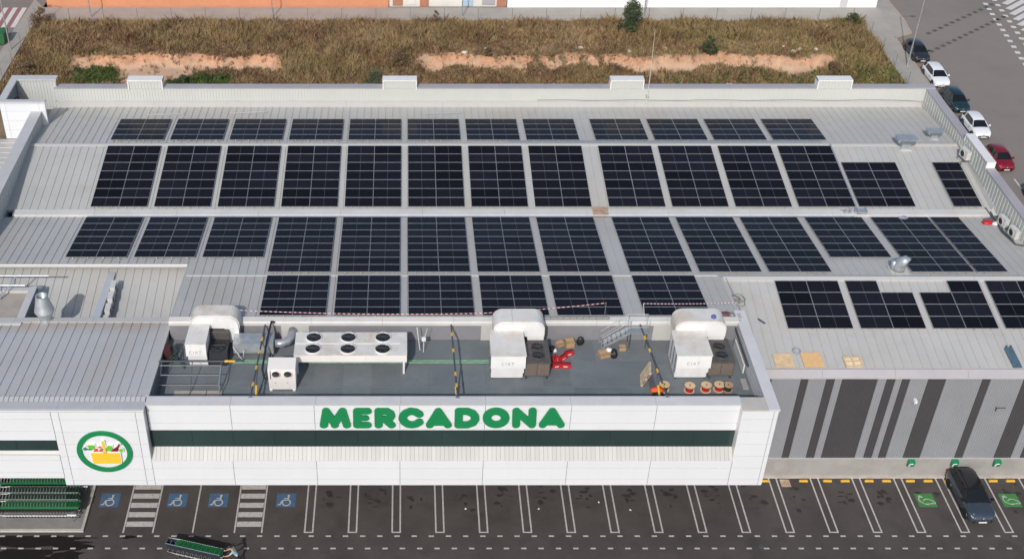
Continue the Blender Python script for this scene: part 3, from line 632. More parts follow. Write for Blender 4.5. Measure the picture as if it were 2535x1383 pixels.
panels('left_panel', 53.69, [-36, -31, -26, -20.94], [5.78, 6.3, 7.3, 7.80]); panels('left_panel', 53.69, [-36, -31, -26, -20.94], [8.96, 9.69, 10.66, 11.34]); part('left_backing', MB().box(-36, -20.93, 53.9, 54.4, 5.79, 11.33), backing)
part('left_sill', MB().prism([(53.69, 7.80), (53.95, 8.02), (53.95, 7.76), (53.69, 7.76)], 'x', -36, -20.94), flash_w)
for i in range(6): part('window_pane', MB().box(-36 + 2.51 * i + .01, -36 + 2.51 * (i + 1) - .01, 53.80, 53.9, 8.02, 8.95), glass_f)
for a, b in zip(XU[:-1], XU[1:]):
    w = (b - a) / 2
    for i in range(2): part('window_pane', MB().box(a + i * w + .012, a + (i + 1) * w - .012, 54.28, 54.34, 7.92, 9.33), glass_f)
part('window_frame', MB().box(-15.38, 19.9, 54.30, 54.4, 7.84, 9.36), blackp)
sill_me = MB().prism([(53.66, 7.30), (54.28, 7.90), (54.28, 7.84), (53.66, 7.24)], 'x', 0, .248).add([(.248, 53.66, 7.26), (.262, 53.66, 7.26), (.262, 54.28, 7.87), (.248, 54.28, 7.87)], [(0, 1, 2, 3)], 1).mesh('sill_sheet', [M('sill_sheet', (.475, .468, .448), .5, var=.07, scale=.3, obj=.05), backing])
for i in range(135): link('sill_sheet', sill_me, SM, True, (-15.41 + .262 * i, 0, 0))
# copings of the front
runs('front_coping', -15.38, 19.9, 5.05, lambda a, b: MB().prism([(54.12, 11.36), (54.12, 11.43), (54.72, 11.52), (54.80, 11.52), (54.80, 11.40), (54.2, 11.36)], 'x', a, b), coping)
runs('block_coping', -36, -15.38, 5.15, lambda a, b: MB().prism([(53.58, 11.33), (53.58, 11.42), (53.75, 11.44), (54.44, 11.36), (54.44, 11.28)], 'x', a, b), coping)
part('coping_lip', MB().box(-36, -15.38, 53.575, 53.62, 11.40, 11.45), white_c)
part('pier_coping', MB().box(19.9, 21.35, 53.6, 54.75, 11.38, 11.47), M('coping_beige', (.50, .46, .42), .6, var=.1, scale=1)); part('pier_coping', MB().box(21.36, 22.05, 53.58, 63.15, 11.38, 11.53), M('coping_pale', (.60, .595, .60), .5, var=.05, scale=.8, stain=((.5, .45, .42), .4, .6)))
# ---- plant deck
F = 10.05
part('deck_floor', MB().box(-15.3, 21.4, 54.75, 61.95, F - .2, F), floor_d)
part('deck_front_wall', MB().box(-15.3, 21.4, 54.6, 54.76, F, 11.38), clad_deck)
part('deck_right_wall', ribs_x(MB(), 21.42, 54.76, 61.94, F, 11.38, .24, .03), M('deck_ribbed_wall', (.42, .44, .46), .5, var=.05))
part('deck_right_wall', MB().box(21.42, 21.5, 61.94, 63.1, F, 11.38), flash)
part('deck_left_wall', MB().prism([(54.76, F - .1), (54.76, 11.38), (61.94, 10.58), (61.94, F - .1)], 'x', -15.42, -15.30), clad_deck)
part('deck_back_wall', MB().box(-15.2, 21.5, 61.95, 62.05, F - .1, 11.27), M('deck_wall_grey', (.225, .225, .24), .6, var=.05))
for a, b in ((-8.0, -6.2), (4.9, 6.3), (16.0, 17.3)): part('pale_wall_panel', MB().box(a, b, 61.9, 61.949, F, 11.27), flash)
runs('deck_back_coping', -15.2, 21.45, 4.6, lambda a, b: MB().prism([(61.85, 11.28), (61.85, 11.50), (61.9, 11.58), (62.3, 11.66), (62.3, 11.3)], 'x', a, b), flash_w)
mem = M('deck_membrane_sheet', (.15, .17, .18), .75, var=.10, scale=.6, fine=.06, bscale=12, obj=.10, stain=((.23, .24, .24), .55, .7))
rm_ = random.Random(12)
for i in range(18):
    x = -11 + i * 1.78
    for ya, yb in ((57.36, 59.4), (59.8, 61.9), (55.5, 57.25)):
        if rm_.random() < .55: part('membrane_sheet', MB().box(x + .02, x + 1.76, ya, yb, F, F + .003 + .001 * (i % 3)), mem)
for i in range(6): part('membrane_lap', MB().box(-15.2 + i * 6.1, -15.2 + (i + 1) * 6.1 - .03, 57.28, 57.33, F, F + .006), M('membrane_lap', (.17, .19, .2), .7))
part('deck_upstand', MB().box(21.15, 21.22, 58.6, 61.2, F, F + .65), white_c)
# ---- striped wall at the right with concrete plinth
DK = [(22.3, 22.6), (23.2, 23.5), (25.35, 25.85), (26.98, 27.55), (28.0, 30.29), (30.85, 31.43), (31.84, 32.37), (33.51, 34.67), (36.98, 37.54), (39.63, 40.8), (41.4, 42.2), (43.5, 44.6)]
edges = [(22.05, 22.3, 0)]; x = 22.3
for a, b in DK:
    if a > x: edges.append((x, a, 0))
    edges.append((a, b, 1)); x = b
edges.append((x, 45.28, 0))
for a, b, k in edges:
    if b - a < .02: continue
    w = MB(); w.box(a, b - .004, 59.60, 59.64, 1.76, 8.9); n = max(1, int((b - a) / .16))
    for i in range(n): c = a + (i + .5) * (b - a) / n; w.box(c - .035, c + .035, 59.575, 59.5995, 1.762, 8.898)
    part('cladding_sheet', w, clad_dk if k else clad_lt)
part('plinth', MB().box(22.05, 45.28, 59.56, 59.75, 0, 1.72), concrete); part('plinth_trim', MB().box(22.05, 45.28, 59.52, 59.65, 1.721, 1.759), flash)
runs('eave_flashing', 22.0, 45.3, 5.0, lambda a, b: MB().prism([(59.50, 8.86), (59.52, 8.93), (59.84, 9.33), (59.95, 9.30), (59.95, 8.9)], 'x', a, b), coping_p)
part('eave_lip', MB().box(22.03, 45.3, 59.47, 59.52, 8.83, 8.90), flash)
for x, z in ((33.04, 6.98),): part('wall_camera', MB().box(x - .1, x + .1, 59.3, 59.58, z - .12, z + .1).box(x - .05, x + .05, 59.2, 59.3, z - .04, z + .04), white_c)
part('wall_bracket', MB().tube([(38.5, 59.45, 6.35), (39.1, 59.45, 6.35)], .03, 6).tube([(38.5, 59.57, 6.35), (38.5, 59.45, 6.35)], .03, 6).tube([(38.5, 59.45, 6.35), (38.5, 59.45, 6.1)], .025, 6), steel_d)
# ---- raised volume at the far left
part('left_annex', MB().box(-36, -25.15, 63.1, 67.05, 8.0, 10.0), clad_deck); part('annex_roof', MB().box(-36, -25.6, 63.4, 66.8, 10.0, 10.18), brown_roof)
part('annex_parapet', MB().box(-25.6, -25.1, 63.05, 67.2, 10.0, 10.5), coping); part('annex_parapet', MB().box(-36, -25.6, 66.82, 67.2, 10.0, 10.4), flash)
part('annex_parapet', MB().box(-36, -25.1, 62.85, 63.04, 10.2, 10.62), flash_w)
part('annex_side', ribs_x(MB(), -25.09, 63.1, 67.15, 8.5, 10.4, .2, .03, 1), clad_deck)
for i, pts in enumerate((((-36, 67.3, 11.3), (-24.2, 67.3, 11.3)), ((-36, 66.4, 11.15), (-25.6, 66.4, 11.15)), ((-27.9, 67.3, 11.3), (-27.4, 66.0, 10.3)), ((-26.4, 67.3, 11.3), (-27.4, 66.0, 10.3)))): part('frame_tube', MB().tube(pts, .05, 6), galv)
# ---- store sign and round emblem on the front
def letter_map(p):                                           # sketch units to metres on the facade
    xc, yc = p; px = 780 + xc / 4.024; s = (1003 - px) / 3850; xt = xc - s * (yc - 170)
    return (-5.13 + (xt / 4.024 - 10) * .02407, 11.17 - (yc / 4.024 - 18) * .0324)
LET = {'M': [([(85, 240), (108, 105)], 34), ([(108, 105), (192, 222)], 35), ([(192, 222), (272, 105)], 35), ([(272, 105), (315, 240)], 34), ([(192, 225), (195, 240)], 33)],
 'E': [([(416, 105), (417, 240)], 33), ([(416, 103), (524, 103)], 31.5), ([(416, 172), (505, 172)], 28), ([(417, 242), (524, 242)], 31.5)],
 'R': [([(630, 105), (632, 240)], 34), ([(630, 105), (715, 105), (752, 125), (758, 150), (745, 170), (715, 184), (640, 184)], 33), ([(690, 180), (762, 241)], 33)],
 'C': [([(1038, 133), (1000, 110), (950, 104), (903, 122), (876, 150), (871, 178), (890, 210), (925, 232), (965, 239), (1005, 232), (1038, 212)], 35)],
 'A': [([(1142, 240), (1228, 105)], 33), ([(1228, 105), (1322, 240)], 33), ([(1190, 205), (1275, 205)], 44), ([(1229, 150)], 42)],
 'D': [([(1432, 105), (1428, 240)], 34), ([(1432, 105), (1515, 105), (1565, 122), (1592, 152), (1594, 185), (1570, 220), (1515, 239), (1428, 240)], 35)],
 'O': [([(1803 + 91 * cos(t * pi / 14), 170 + 66 * sin(t * pi / 14)) for t in range(29)], 36)],
 'N': [([(2002, 238), (2006, 104)], 34), ([(2006, 104), (2160, 238)], 33), ([(2160, 238), (2168, 102)], 34)],
 'A2': [([(2268, 238), (2365, 104)], 33), ([(2365, 104), (2448, 238)], 33), ([(2318, 203), (2405, 203)], 43), ([(2365, 150)], 42)]}
SG = thing('store_sign', 'row of nine big green raised letters on the white front', 'sign', (2.2, 54.2, 9.5))
for ch, st_ in LET.items():
    st2_ = [([letter_map(p) for p in pts], r * .0070) for pts, r in st_]
    ax = [p[0] for s_ in st2_ for p in s_[0]]; x0, x1 = min(ax) - .4, max(ax) + .4
    gx = np.linspace(x0, x1, 90); gz = np.linspace(9.3, 11.4, 90); GX, GZ = np.meshgrid(gx, gz)
    me = flat_solid('letter_' + ch[0].lower(), contour(strokes_sd(st2_, GX, GZ), gx, gz), .12, green_s)
    o = link('letter_' + ch[0].lower(), me, SG, True, (0, 54.13, 0)); o.rotation_euler = (R(90), 0, 0)
LG = thing('emblem_sign', 'round green ring emblem with a yellow basket of produce', 'sign', (-18.14, 53.6, 6.4))
def plate(name, pts, y, th, mat, par, grow=0., n=70):
    if grow is None: loops = [pts]
    else:
        P = np.array(pts); x0, z0 = P.min(0) - .2; x1, z1 = P.max(0) + .2; gx = np.linspace(x0, x1, n); gz = np.linspace(z0, z1, n); GX, GZ = np.meshgrid(gx, gz)
        inside = np.zeros(GX.shape, bool)
        for (ax, az), (bx, bz) in zip(pts, pts[1:] + pts[:1]):
            c = ((az > GZ) != (bz > GZ)); inside ^= c & (GX < (bx - ax) * (GZ - az) / (bz - az + 1e-12) + ax)
        d = np.min([seg_sd(GX, GZ, a, b) for a, b in zip(pts, pts[1:] + pts[:1])], 0); loops = contour(np.where(inside, -d, d) - grow, gx, gz)
    o = link(name, flat_solid(name, loops, th, mat), par, True, (0, y, 0)); o.rotation_euler = (R(90), 0, 0); return o
rx = lambda r, n=64: [(-18.14 + r * cos(2 * pi * i / n), 8.14 + r * sin(2 * pi * i / n)) for i in range(n)]
o = link('ring', flat_solid('ring', [rx(1.66), rx(1.36)[::-1]], .12, green_s), LG, True, (0, 53.58, 0)); o.rotation_euler = (R(90), 0, 0)
for r_ in (1.70, 1.36): pass
wht = M('emblem_white', (.8, .8, .78), .5, var=.02)
col = lambda n, c: M(n, c, .5, var=.05)
ITEMS = [('basket', [(-18.98, 8.08), (-17.21, 8.08), (-17.25, 7.2), (-18.93, 7.2)], logo_y), ('basket_handle', [(-18.20, 9.06), (-18.05, 9.06), (-18.02, 8.11), (-18.18, 8.11)], logo_y),
 ('lettuce', [(-19.1, 8.72), (-18.67, 8.72), (-18.62, 8.55), (-18.77, 8.40), (-19.01, 8.45)], col('leaf_lime', (.13, .50, .03))), ('leek', [(-19.42, 8.45), (-19.23, 8.57), (-19.09, 8.42), (-18.85, 8.36), (-18.86, 8.3), (-19.12, 8.33), (-19.3, 8.28)], col('leek_green', (.03, .24, .13))),
 ('tomato', [(-18.8, 8.20), (-18.69, 8.42), (-18.56, 8.45), (-18.48, 8.42), (-18.54, 8.20)], col('tomato_red', (.65, .07, .03))), ('apple', [(-18.47, 8.2), (-18.4, 8.37), (-18.29, 8.45), (-18.24, 8.42), (-18.25, 8.2)], col('apple_red', (.55, .10, .10))), ('orange', [(-18.52, 8.55), (-18.39, 8.64), (-18.26, 8.62), (-18.27, 8.50), (-18.41, 8.49)], col('orange_red', (.70, .17, .06))),
 ('cabbage', [(-17.96, 8.55), (-17.84, 8.69), (-17.6, 8.65), (-17.6, 8.48), (-17.8, 8.26), (-17.98, 8.26)], col('cabbage_green', (.14, .52, .03))), ('wine_bottle', [(-17.75, 8.22), (-17.58, 8.42), (-17.34, 8.59), (-17.2, 8.82), (-17.10, 8.77), (-17.22, 8.55), (-17.31, 8.22)], col('wine_red', (.22, .008, .02))), ('lime', [(-17.23, 8.28), (-17.18, 8.42), (-17.06, 8.45), (-16.99, 8.35), (-17.02, 8.21), (-17.13, 8.13), (-17.22, 8.18)], col('lime_green', (.16, .55, .05)))]
for nm, pts, mt in ITEMS:
    o = plate(nm, pts, 53.555, .09, mt, LG, .0); plate('white_edge', pts, 53.592, .11, wht, LG, .045)
# ================================================================ SOLAR ARRAYS
PW, PD, RP = 2.135, 1.066, 1.087
cellm = bpy.data.materials.new('solar_glass'); cellm.use_nodes = True
_n = cellm.node_tree; _b = _n.nodes['Principled BSDF']; _b.inputs['Roughness'].default_value = .16; _b.inputs['Specular IOR Level'].default_value = .055
_t = _n.nodes.new('ShaderNodeTexCoord'); _k = _n.nodes.new('ShaderNodeTexBrick'); _n.links.new(_t.outputs['Object'], _k.inputs['Vector'])
_k.offset = 0; _k.inputs['Scale'].default_value = 1; _k.inputs['Brick Width'].default_value = .0862; _k.inputs['Row Height'].default_value = .172; _k.inputs['Mortar Size'].default_value = .004
_k.inputs['Color1'].default_value = (.0075, .008, .0125, 1); _k.inputs['Color2'].default_value = (.0085, .009, .0145, 1); _k.inputs['Mortar'].default_value = (.03, .032, .042, 1)
_o = _n.nodes.new('ShaderNodeObjectInfo'); _r = _n.nodes.new('ShaderNodeMapRange'); _r.inputs[3].default_value = .72; _r.inputs[4].default_value = 1.35; _n.links.new(_o.outputs['Random'], _r.inputs[0])
_x = _n.nodes.new('ShaderNodeMix'); _x.data_type = 'RGBA'; _x.blend_type = 'MULTIPLY'; _x.inputs[0].default_value = 1; _n.links.new(_k.outputs[0], _x.inputs[6]); _n.links.new(_r.outputs[0], _x.inputs[7]); _n.links.new(_x.outputs[2], _b.inputs['Base Color'])
frame_m = M('panel_frame', (.40, .41, .43), .45, .3, var=.03, scale=3)
midline = M('panel_midline', (.15, .155, .17), .5)
pm = MB(); fw = .014
pm.box(0, PW, 0, fw, 0, .035, 1).box(0, PW, PD - fw, PD, 0, .035, 1).box(0, fw, fw, PD - fw, 0, .035, 1).box(PW - fw, PW, fw, PD - fw, 0, .035, 1)
pm.add([(fw, fw, .031), (PW / 2 - .006, fw, .031), (PW / 2 - .006, PD - fw, .031), (fw, PD - fw, .031)], [(0, 1, 2, 3)], 0)
pm.add([(PW / 2 + .006, fw, .031), (PW - fw, fw, .031), (PW - fw, PD - fw, .031), (PW / 2 + .006, PD - fw, .031)], [(0, 1, 2, 3)], 0)
pm.add([(PW / 2 - .006, fw, .031), (PW / 2 + .006, fw, .031), (PW / 2 + .006, PD - fw, .031), (PW / 2 - .006, PD - fw, .031)], [(0, 1, 2, 3)], 2)
pm.add([(fw, fw, .002), (fw, PD - fw, .002), (PW - fw, PD - fw, .002), (PW - fw, fw, .002)], [(0, 1, 2, 3)], 1)
panel_me = pm.mesh('solar_panel', [cellm, frame_m, midline], fix=False)
clamp_me = MB().box(-.022, .022, -.03, .03, -.02, .046).mesh('clamp', alu)
GUT = 9.0
def array(label, group, x0, ytop, P, cols):
    """cols = list of (first row, rows) for each column of panels, rows counted down the slope from ytop"""
    k, m0 = P; a = math.atan(k); cs = cos(a)
    t = thing('solar_array', label, 'solar panels', (x0, ytop, k * ytop + m0), (a, 0, 0), group)
    for c, (r0, n) in enumerate(cols):
        for r in range(r0, r0 + n): link('solar_panel', panel_me, t, False, (c * (PW + .02), -(r + 1) * RP + (RP - PD), .11))
        for q, fx in enumerate((.25, .75)):
            xx = c * (PW + .02) + PW * fx
            MB().box(xx - .02, xx + .02, -(r0 + n) * RP - .05, -r0 * RP + .06, .058, .108).build('rail', alu, t, False)
            link('clamp', clamp_me, t, False, (xx, -(r0 + n) * RP + .0, .11))
    return t
kz = lambda a, b: ((b[1] - a[1]) / (b[0] - a[0]), a[1] - (b[1] - a[1]) / (b[0] - a[0]) * a[0])
P_RN = kz((86.1, 10.7), (94.02, 9.89)); P_RS = kz((78.0, 9.66), (86.1, 10.7)); P_MN = kz((62.0, 11.56), (77.25, 9.54)); P_RE = kz((59.86, 9.37), (67.73, 10.78))
XC = [.22 + 4.82 * (i - 5) for i in range(8)] + [15.47 + 4.80 * i for i in range(4)]
nth = lambda i: ORD[i]
for i, x in enumerate(XC): array('%s array from left in the rearmost row by the rear parapet' % nth(i), 'rearmost row of arrays', x - .02, 91.08, P_RN, [(0, 4)] * 2)
for i, x in enumerate(XC): array('%s tall array from left in the row behind the valley gutter' % nth(i), 'arrays behind the valley gutter', x, 85.80, P_RS, [(0, 7)] * 2)
array('shorter five panel high array beside the diagonal cable tray', 'arrays behind the valley gutter', 34.45, 83.66, P_RS, [(0, 5)] * 2)
array('narrow single column array next to the right parapet', 'arrays behind the valley gutter', 41.65, 83.66, P_RS, [(0, 5)])
for i, x in enumerate(XC[:8] + [15.47, 20.27, 25.08, 29.95, 34.9]):
    n = 6 if i < 3 or i == 11 else 8
    array('%s array from left in the row before the valley gutter' % nth(i), 'arrays before the valley gutter', x - (.05 if i < 8 else 0), 76.96, P_MN, [(0, n)] * 2)
array('single column array at the right end of the row before the gutter', 'arrays before the valley gutter', 39.37, 76.96, P_MN, [(0, 8)])
for i, x in enumerate(XC[3:8] + [15.5]): array('%s array from left in the front row above the plant deck' % nth(i), 'front row above the plant deck', x - .02, 67.84, P_MN, [(0, 5)] * 2)
for lab, x, cols in (('full rectangular array left in the front right group above the striped wall', 25.16, [(0, 4)] * 2), ('array missing its upper right panel above the striped wall', 29.95, [(0, 4), (1, 3)]),
                     ('array missing its upper left panel above the striped wall', 34.72, [(1, 3), (0, 4)]), ('array at the right picture edge above the striped wall', 39.48, [(0, 4)] * 2)): array(lab, 'arrays above the striped wall', x, 67.36, P_RE, cols)

# ================================================================ ROOF EQUIPMENT
zr = lambda P, y: P[0] * y + P[1]
def loose(name, label, cat, mb, mat, loc=(0, 0, 0), rot=(0, 0, 0), group=None, smooth=False):
    o = mb.build(name, mat, None, smooth=smooth, loc=loc); o.rotation_euler = rot; return tag(o, label, cat, group)
# cable trays
tray = MB().box(-23.9, 34, 77.04, 77.2, 9.62, 9.66)
for i in range(120): tray.box(-23.9 + i * .48, -23.88 + i * .48, 77.04, 77.2, 9.661, 9.68)
loose('cable_tray', 'long galvanised cable tray running along the valley gutter', 'cable tray', tray, alu)
loose('cable_tray', 'grey cable tray running down beside the five panel array', 'cable tray', MB().hexa([(34.12, 78.1, 9.74), (34.26, 78.1, 9.74), (34.26, 86, 10.76), (34.12, 86, 10.76)], [(34.12, 78.1, 9.80), (34.26, 78.1, 9.80), (34.26, 86, 10.82), (34.12, 86, 10.82)]), alu)
loose('cable_tray', 'thin cable tray lying along the rear roof ridge', 'cable tray', MB().box(8.3, 33.6, 86.48, 86.62, 10.72, 10.80), alu)
loose('cable', 'thin grey cable clipped along the rear parapet', 'cable', MB().tube([(11.3 + i * 1.39, 93.93 - .02 * (i % 2), 10.62 + .03 * sin(i * 1.3)) for i in range(24)] + [(44.3, 93.7, 10.6), (44.42, 92, 10.55), (44.42, 86, 10.9), (44.42, 80, 10.5)], .018, 5), galv_d)
for i, (x0, y0, x1, y1, lab) in enumerate(((-21.86, 92.04, -18.82, 92.31, 'left loose mounting rail on the rear roof edge'), (-14.88, 92.4, -11.82, 92.75, 'middle loose mounting rail on the rear roof edge'), (1.68, 92.31, 4.71, 92.57, 'right loose mounting rail bundle on the rear roof edge'))):
    z0, z1 = zr(P_RN, y0) + .06, zr(P_RN, y1) + .06
    loose('mounting_rail', lab, 'rail', MB().hexa([(x0, y0 - .07, z0), (x1, y1 - .07, z1), (x1, y1 + .07, z1), (x0, y0 + .07, z0)], [(x0, y0 - .07, z0 + .06), (x1, y1 - .07, z1 + .06), (x1, y1 + .07, z1 + .06), (x0, y0 + .07, z0 + .06)]), alu, group='loose mounting rails')
loose('rust_plate', 'rusty metal plate bridging the valley gutter', 'metal plate', MB().box(14.15, 15.3, 77.2, 78.25, 9.775, 9.81), rust)
bl = MB(); r3 = random.Random(4)
for i in range(22): x, y = 32.9 + r3.uniform(0, 1.25), 77.45 + r3.uniform(0, .45); s = r3.uniform(.05, .11); bl.box(x - s, x + s, y - s * .6, y + s * .6, 9.76, 9.76 + s * 1.6)
loose('fixing_clips', 'pile of small metal fixing clips on the valley gutter', 'fixings', bl, alu)
loose('steel_tray_box', 'small open steel box standing on the valley gutter', 'box', MB().box(34.0, 34.75, 77.3, 77.8, 9.77, 9.95).box(34.0, 34.06, 77.3, 77.8, 9.951, 10.05).box(34.69, 34.75, 77.3, 77.8, 9.951, 10.05), galv)
# lightning rod
t = thing('lightning_rod', 'tall thin mast rising from the rear parapet', 'mast', (20.7, 93.7, 10.9))
MB().tube([(20.7, 93.7, 10.4), (20.7, 93.7, 13.0), (20.62, 93.7, 17.3)], [.035, .028, .012], 6).build('pole', M('pale_mast', (.62, .58, .52), .5), t); MB().box(20.6, 20.8, 93.7, 94.07, 11.0, 11.06).build('bracket', galv, t)
# exhaust hoods on the right
def hood(label, x, y, z, s):
    t = thing('exhaust_hood', label, 'exhaust hood', (x, y, z), group='exhaust hoods on the right of the roof')
    MB().prism([(-.72 * s, -.15), (.72 * s, -.15), (.62 * s, .1), (-.62 * s, .1)], 'y', -.6 * s, .6 * s).build('base_flashing', flash, t, False)
    MB().box(-.48 * s, .48 * s, -.45 * s, .45 * s, .1, .75 * s).build('curb', galv, t, False)
    MB().prism([(-.46 * s, .75 * s), (-.46 * s, 1.28 * s), (-1.05 * s, 1.30 * s), (-1.05 * s, 1.0 * s)], 'y', -.6 * s, .6 * s).build('left_wing', galv, t, False)
    MB().prism([(.46 * s, .75 * s), (.46 * s, 1.28 * s), (1.05 * s, 1.30 * s), (1.05 * s, 1.0 * s)], 'y', -.6 * s, .6 * s).build('right_wing', galv, t, False)
    MB().box(-.455 * s, .455 * s, -.6 * s, .6 * s, .751 * s, 1.28 * s).build('throat', galv, t, False)
    MB().hexa([(-1.1 * s, -.66 * s, 1.31 * s), (1.1 * s, -.66 * s, 1.31 * s), (1.1 * s, .66 * s, 1.36 * s), (-1.1 * s, .66 * s, 1.36 * s)], [(-1.1 * s, -.66 * s, 1.34 * s), (1.1 * s, -.66 * s, 1.34 * s), (1.1 * s, .66 * s, 1.40 * s), (-1.1 * s, .66 * s, 1.40 * s)]).build('cover', galv, t, False)
    for i in range(5): MB().box(-.9 * s, .9 * s, -.625 * s, -.603 * s, (.82 + .09 * i) * s, (.86 + .09 * i) * s).build('louvre', steel_d, t, False)
hood('larger grey exhaust hood at the right end of the rear ridge', 40.1, 85.7, 10.62, .72)
hood('smaller grey exhaust hood nearest the right parapet', 43.0, 87.4, 10.55, .56)
greyac = M('grey_casing', (.56, .56, .54), .5, var=.06, scale=3)
def ac_unit(label, loc, rz, s=1., group=None, mat=None, fan=True):
    t = thing('condenser_unit', label, 'air conditioner', loc, (0, 0, rz), group); mt = mat or white_c
    MB().box(-.45 * s, .45 * s, -.17 * s, .17 * s, .06, .72 * s).build('casing', mt, t, False)
    MB().box(-.47 * s, .47 * s, -.19 * s, .19 * s, .722 * s, .75 * s).build('top_cover', mt, t, False)
    if fan:
        o = MB().lathe((0, 0, 0), [(.27 * s, 0), (.27 * s, .03)], 18).build('fan_ring', mt, t, False); o.rotation_euler = (R(90), 0, 0); o.location = (-.1 * s, -.171 * s, .38 * s)
        o = MB().disc((0, 0, 0), .25 * s, 18).build('fan_opening', blackp, t, False); o.rotation_euler = (R(90), 0, 0); o.location = (-.1 * s, -.176 * s, .38 * s)
    for x in (-.35 * s, .35 * s): MB().box(x - .04, x + .04, -.2 * s, .2 * s, 0, .06).build('foot', rubber, t, False)
    return t
ac_unit('white condenser unit fixed high on the right parapet', (44.2, 83.9, 10.75), R(-78), 1.05, None, greyac)
t = thing('wall_bracket_frame', 'dark steel bracket below the condenser at the right parapet', 'bracket', (44.15, 83.9, 10.4))
for y in (83.5, 84.3): MB().tube([(44.6, y, 10.7), (43.85, y, 10.72), (43.9, y, 10.38)], .03, 6).build('arm', steel_d, t)
ac_unit('rear white condenser at the lower right parapet', (44.2, 75.6, 9.85), R(-80), 1.0, 'condensers at the lower right parapet', greyac)
ac_unit('front white condenser at the lower right parapet', (44.25, 73.9, 10.0), R(-80), 1.0, 'condensers at the lower right parapet', greyac)
loose('pipe_bundle', 'dark refrigerant pipes along the foot of the right parapet', 'pipes', MB().tube([(44.0, 78.2, 9.75), (44.05, 76.2, 9.78), (43.8, 74.6, 9.95), (43.9, 72.6, 10.25), (44.3, 72.2, 10.4)], .05, 6).tube([(44.15, 77.6, 9.8), (43.95, 75.4, 9.85), (43.95, 73, 10.2)], .04, 6), steel_d)
bagm = M('grey_bag', (.12, .12, .13), .7, var=.1)
def lump(name, label, cat, loc, sx, sy, sz, mat, seed, group=None):
    bm = bmesh.new(); bmesh.ops.create_icosphere(bm, subdivisions=2, radius=1); r4 = random.Random(seed)
    for v in bm.verts: v.co *= r4.uniform(.86, 1.12); v.co.z = max(v.co.z, -.55)
    me = bpy.data.meshes.new(name); bm.to_mesh(me); bm.free(); me.materials.append(mat); me.polygons.foreach_set('use_smooth', [True] * len(me.polygons))
    o = link(name, me, loc=(loc[0], loc[1], loc[2] + .5 * sz)); o.scale = (sx, sy, sz); return tag(o, label, cat, group)
zz = lambda y: zr(P_MN, y)
lump('tool_bag', 'red tool bag lying on the roof near the right parapet', 'bag', (43.35, 76.15, zz(76.15)), .42, .28, .18, redp, 1); lump('tool_bag', 'black tool bag lying behind the red roof bag', 'bag', (43.6, 76.6, zz(76.6)), .4, .2, .16, bagm, 2)
lump('plastic_bag', 'white plastic bag beside the red roof bag', 'bag', (44.0, 76.0, zz(76)), .36, .22, .14, white_c, 3)
t = thing('gooseneck_vent', 'round galvanised gooseneck vent among the front arrays', 'vent', (34.1, 68.75, zz(68.75)))
MB().box(-.62, .62, -.5, .5, -.05, .07).build('base_flashing', flash, t, False)
MB().tube([(0, .05, .05), (0, .05, .45), (.02, -.02, .72), (.18, -.16, .9), (.34, -.3, .82)], .42, 18).build('bend', galv, t, False, smooth=True); MB().tube([(-.35, .15, .06), (-.35, .15, .75)], .2, 12).build('collar', galv, t, False, smooth=True)
loose('folded_sheet', 'small grey torn sheet on the top edge of a front array', 'sheet', MB().add([(36.9, 76.7, 9.8), (37.3, 76.85, 9.95), (37.7, 76.75, 9.78), (37.35, 76.5, 9.82), (37.5, 76.9, 9.85)], [(0, 1, 3), (1, 2, 3), (1, 4, 2)]), galv)
# left: cone vent and row of condensers in the dip
LDz = lambda y: 8.63 + (y - 64.0) * .1833
CC = (-23.6, 63.5, 10.5)
t = thing('exhaust_cone', 'galvanised double cone exhaust at the left of the roof', 'exhaust', CC)
MB().lathe(CC, [(.36, -.1), (.36, .15), (.63, .72)], 28).build('lower_cone', galv, t, smooth=True); MB().lathe(CC, [(.635, .72), (.65, .76), (.635, .80), (.37, 1.9)], 28).build('upper_cone', galv, t, smooth=True)
MB().lathe(CC, [(.37, 1.9), (.39, 1.92), (.39, 1.96), (.34, 1.96), (.32, 1.4), (0, 1.35)], 28).build('rim', galv, t, smooth=True); MB().lathe(CC, [(.44, -.05), (.44, .06), (.36, .06)], 24).build('base_ring', galv, t)
t = thing('sloping_upstand', 'pale sloping upstand wall beside the condenser row', 'upstand', (-20.6, 67.3, 9)); MB().prism([(64.0, 8.6), (69.9, 9.7), (69.9, 9.76), (64.0, 10.0)], 'x', -20.85, -20.35).build('wall', M('blue_grey_sheet', (.45, .48, .51), .5, var=.05), t)
for i, y in enumerate((67.75, 66.72, 65.65, 64.6)):
    ac_unit('%s grey condenser from the rear in the row beside the sloping upstand' % nth(i), (-20.07, y, LDz(y) + .25), R(92), .95, 'condenser row in the roof dip', greyac)

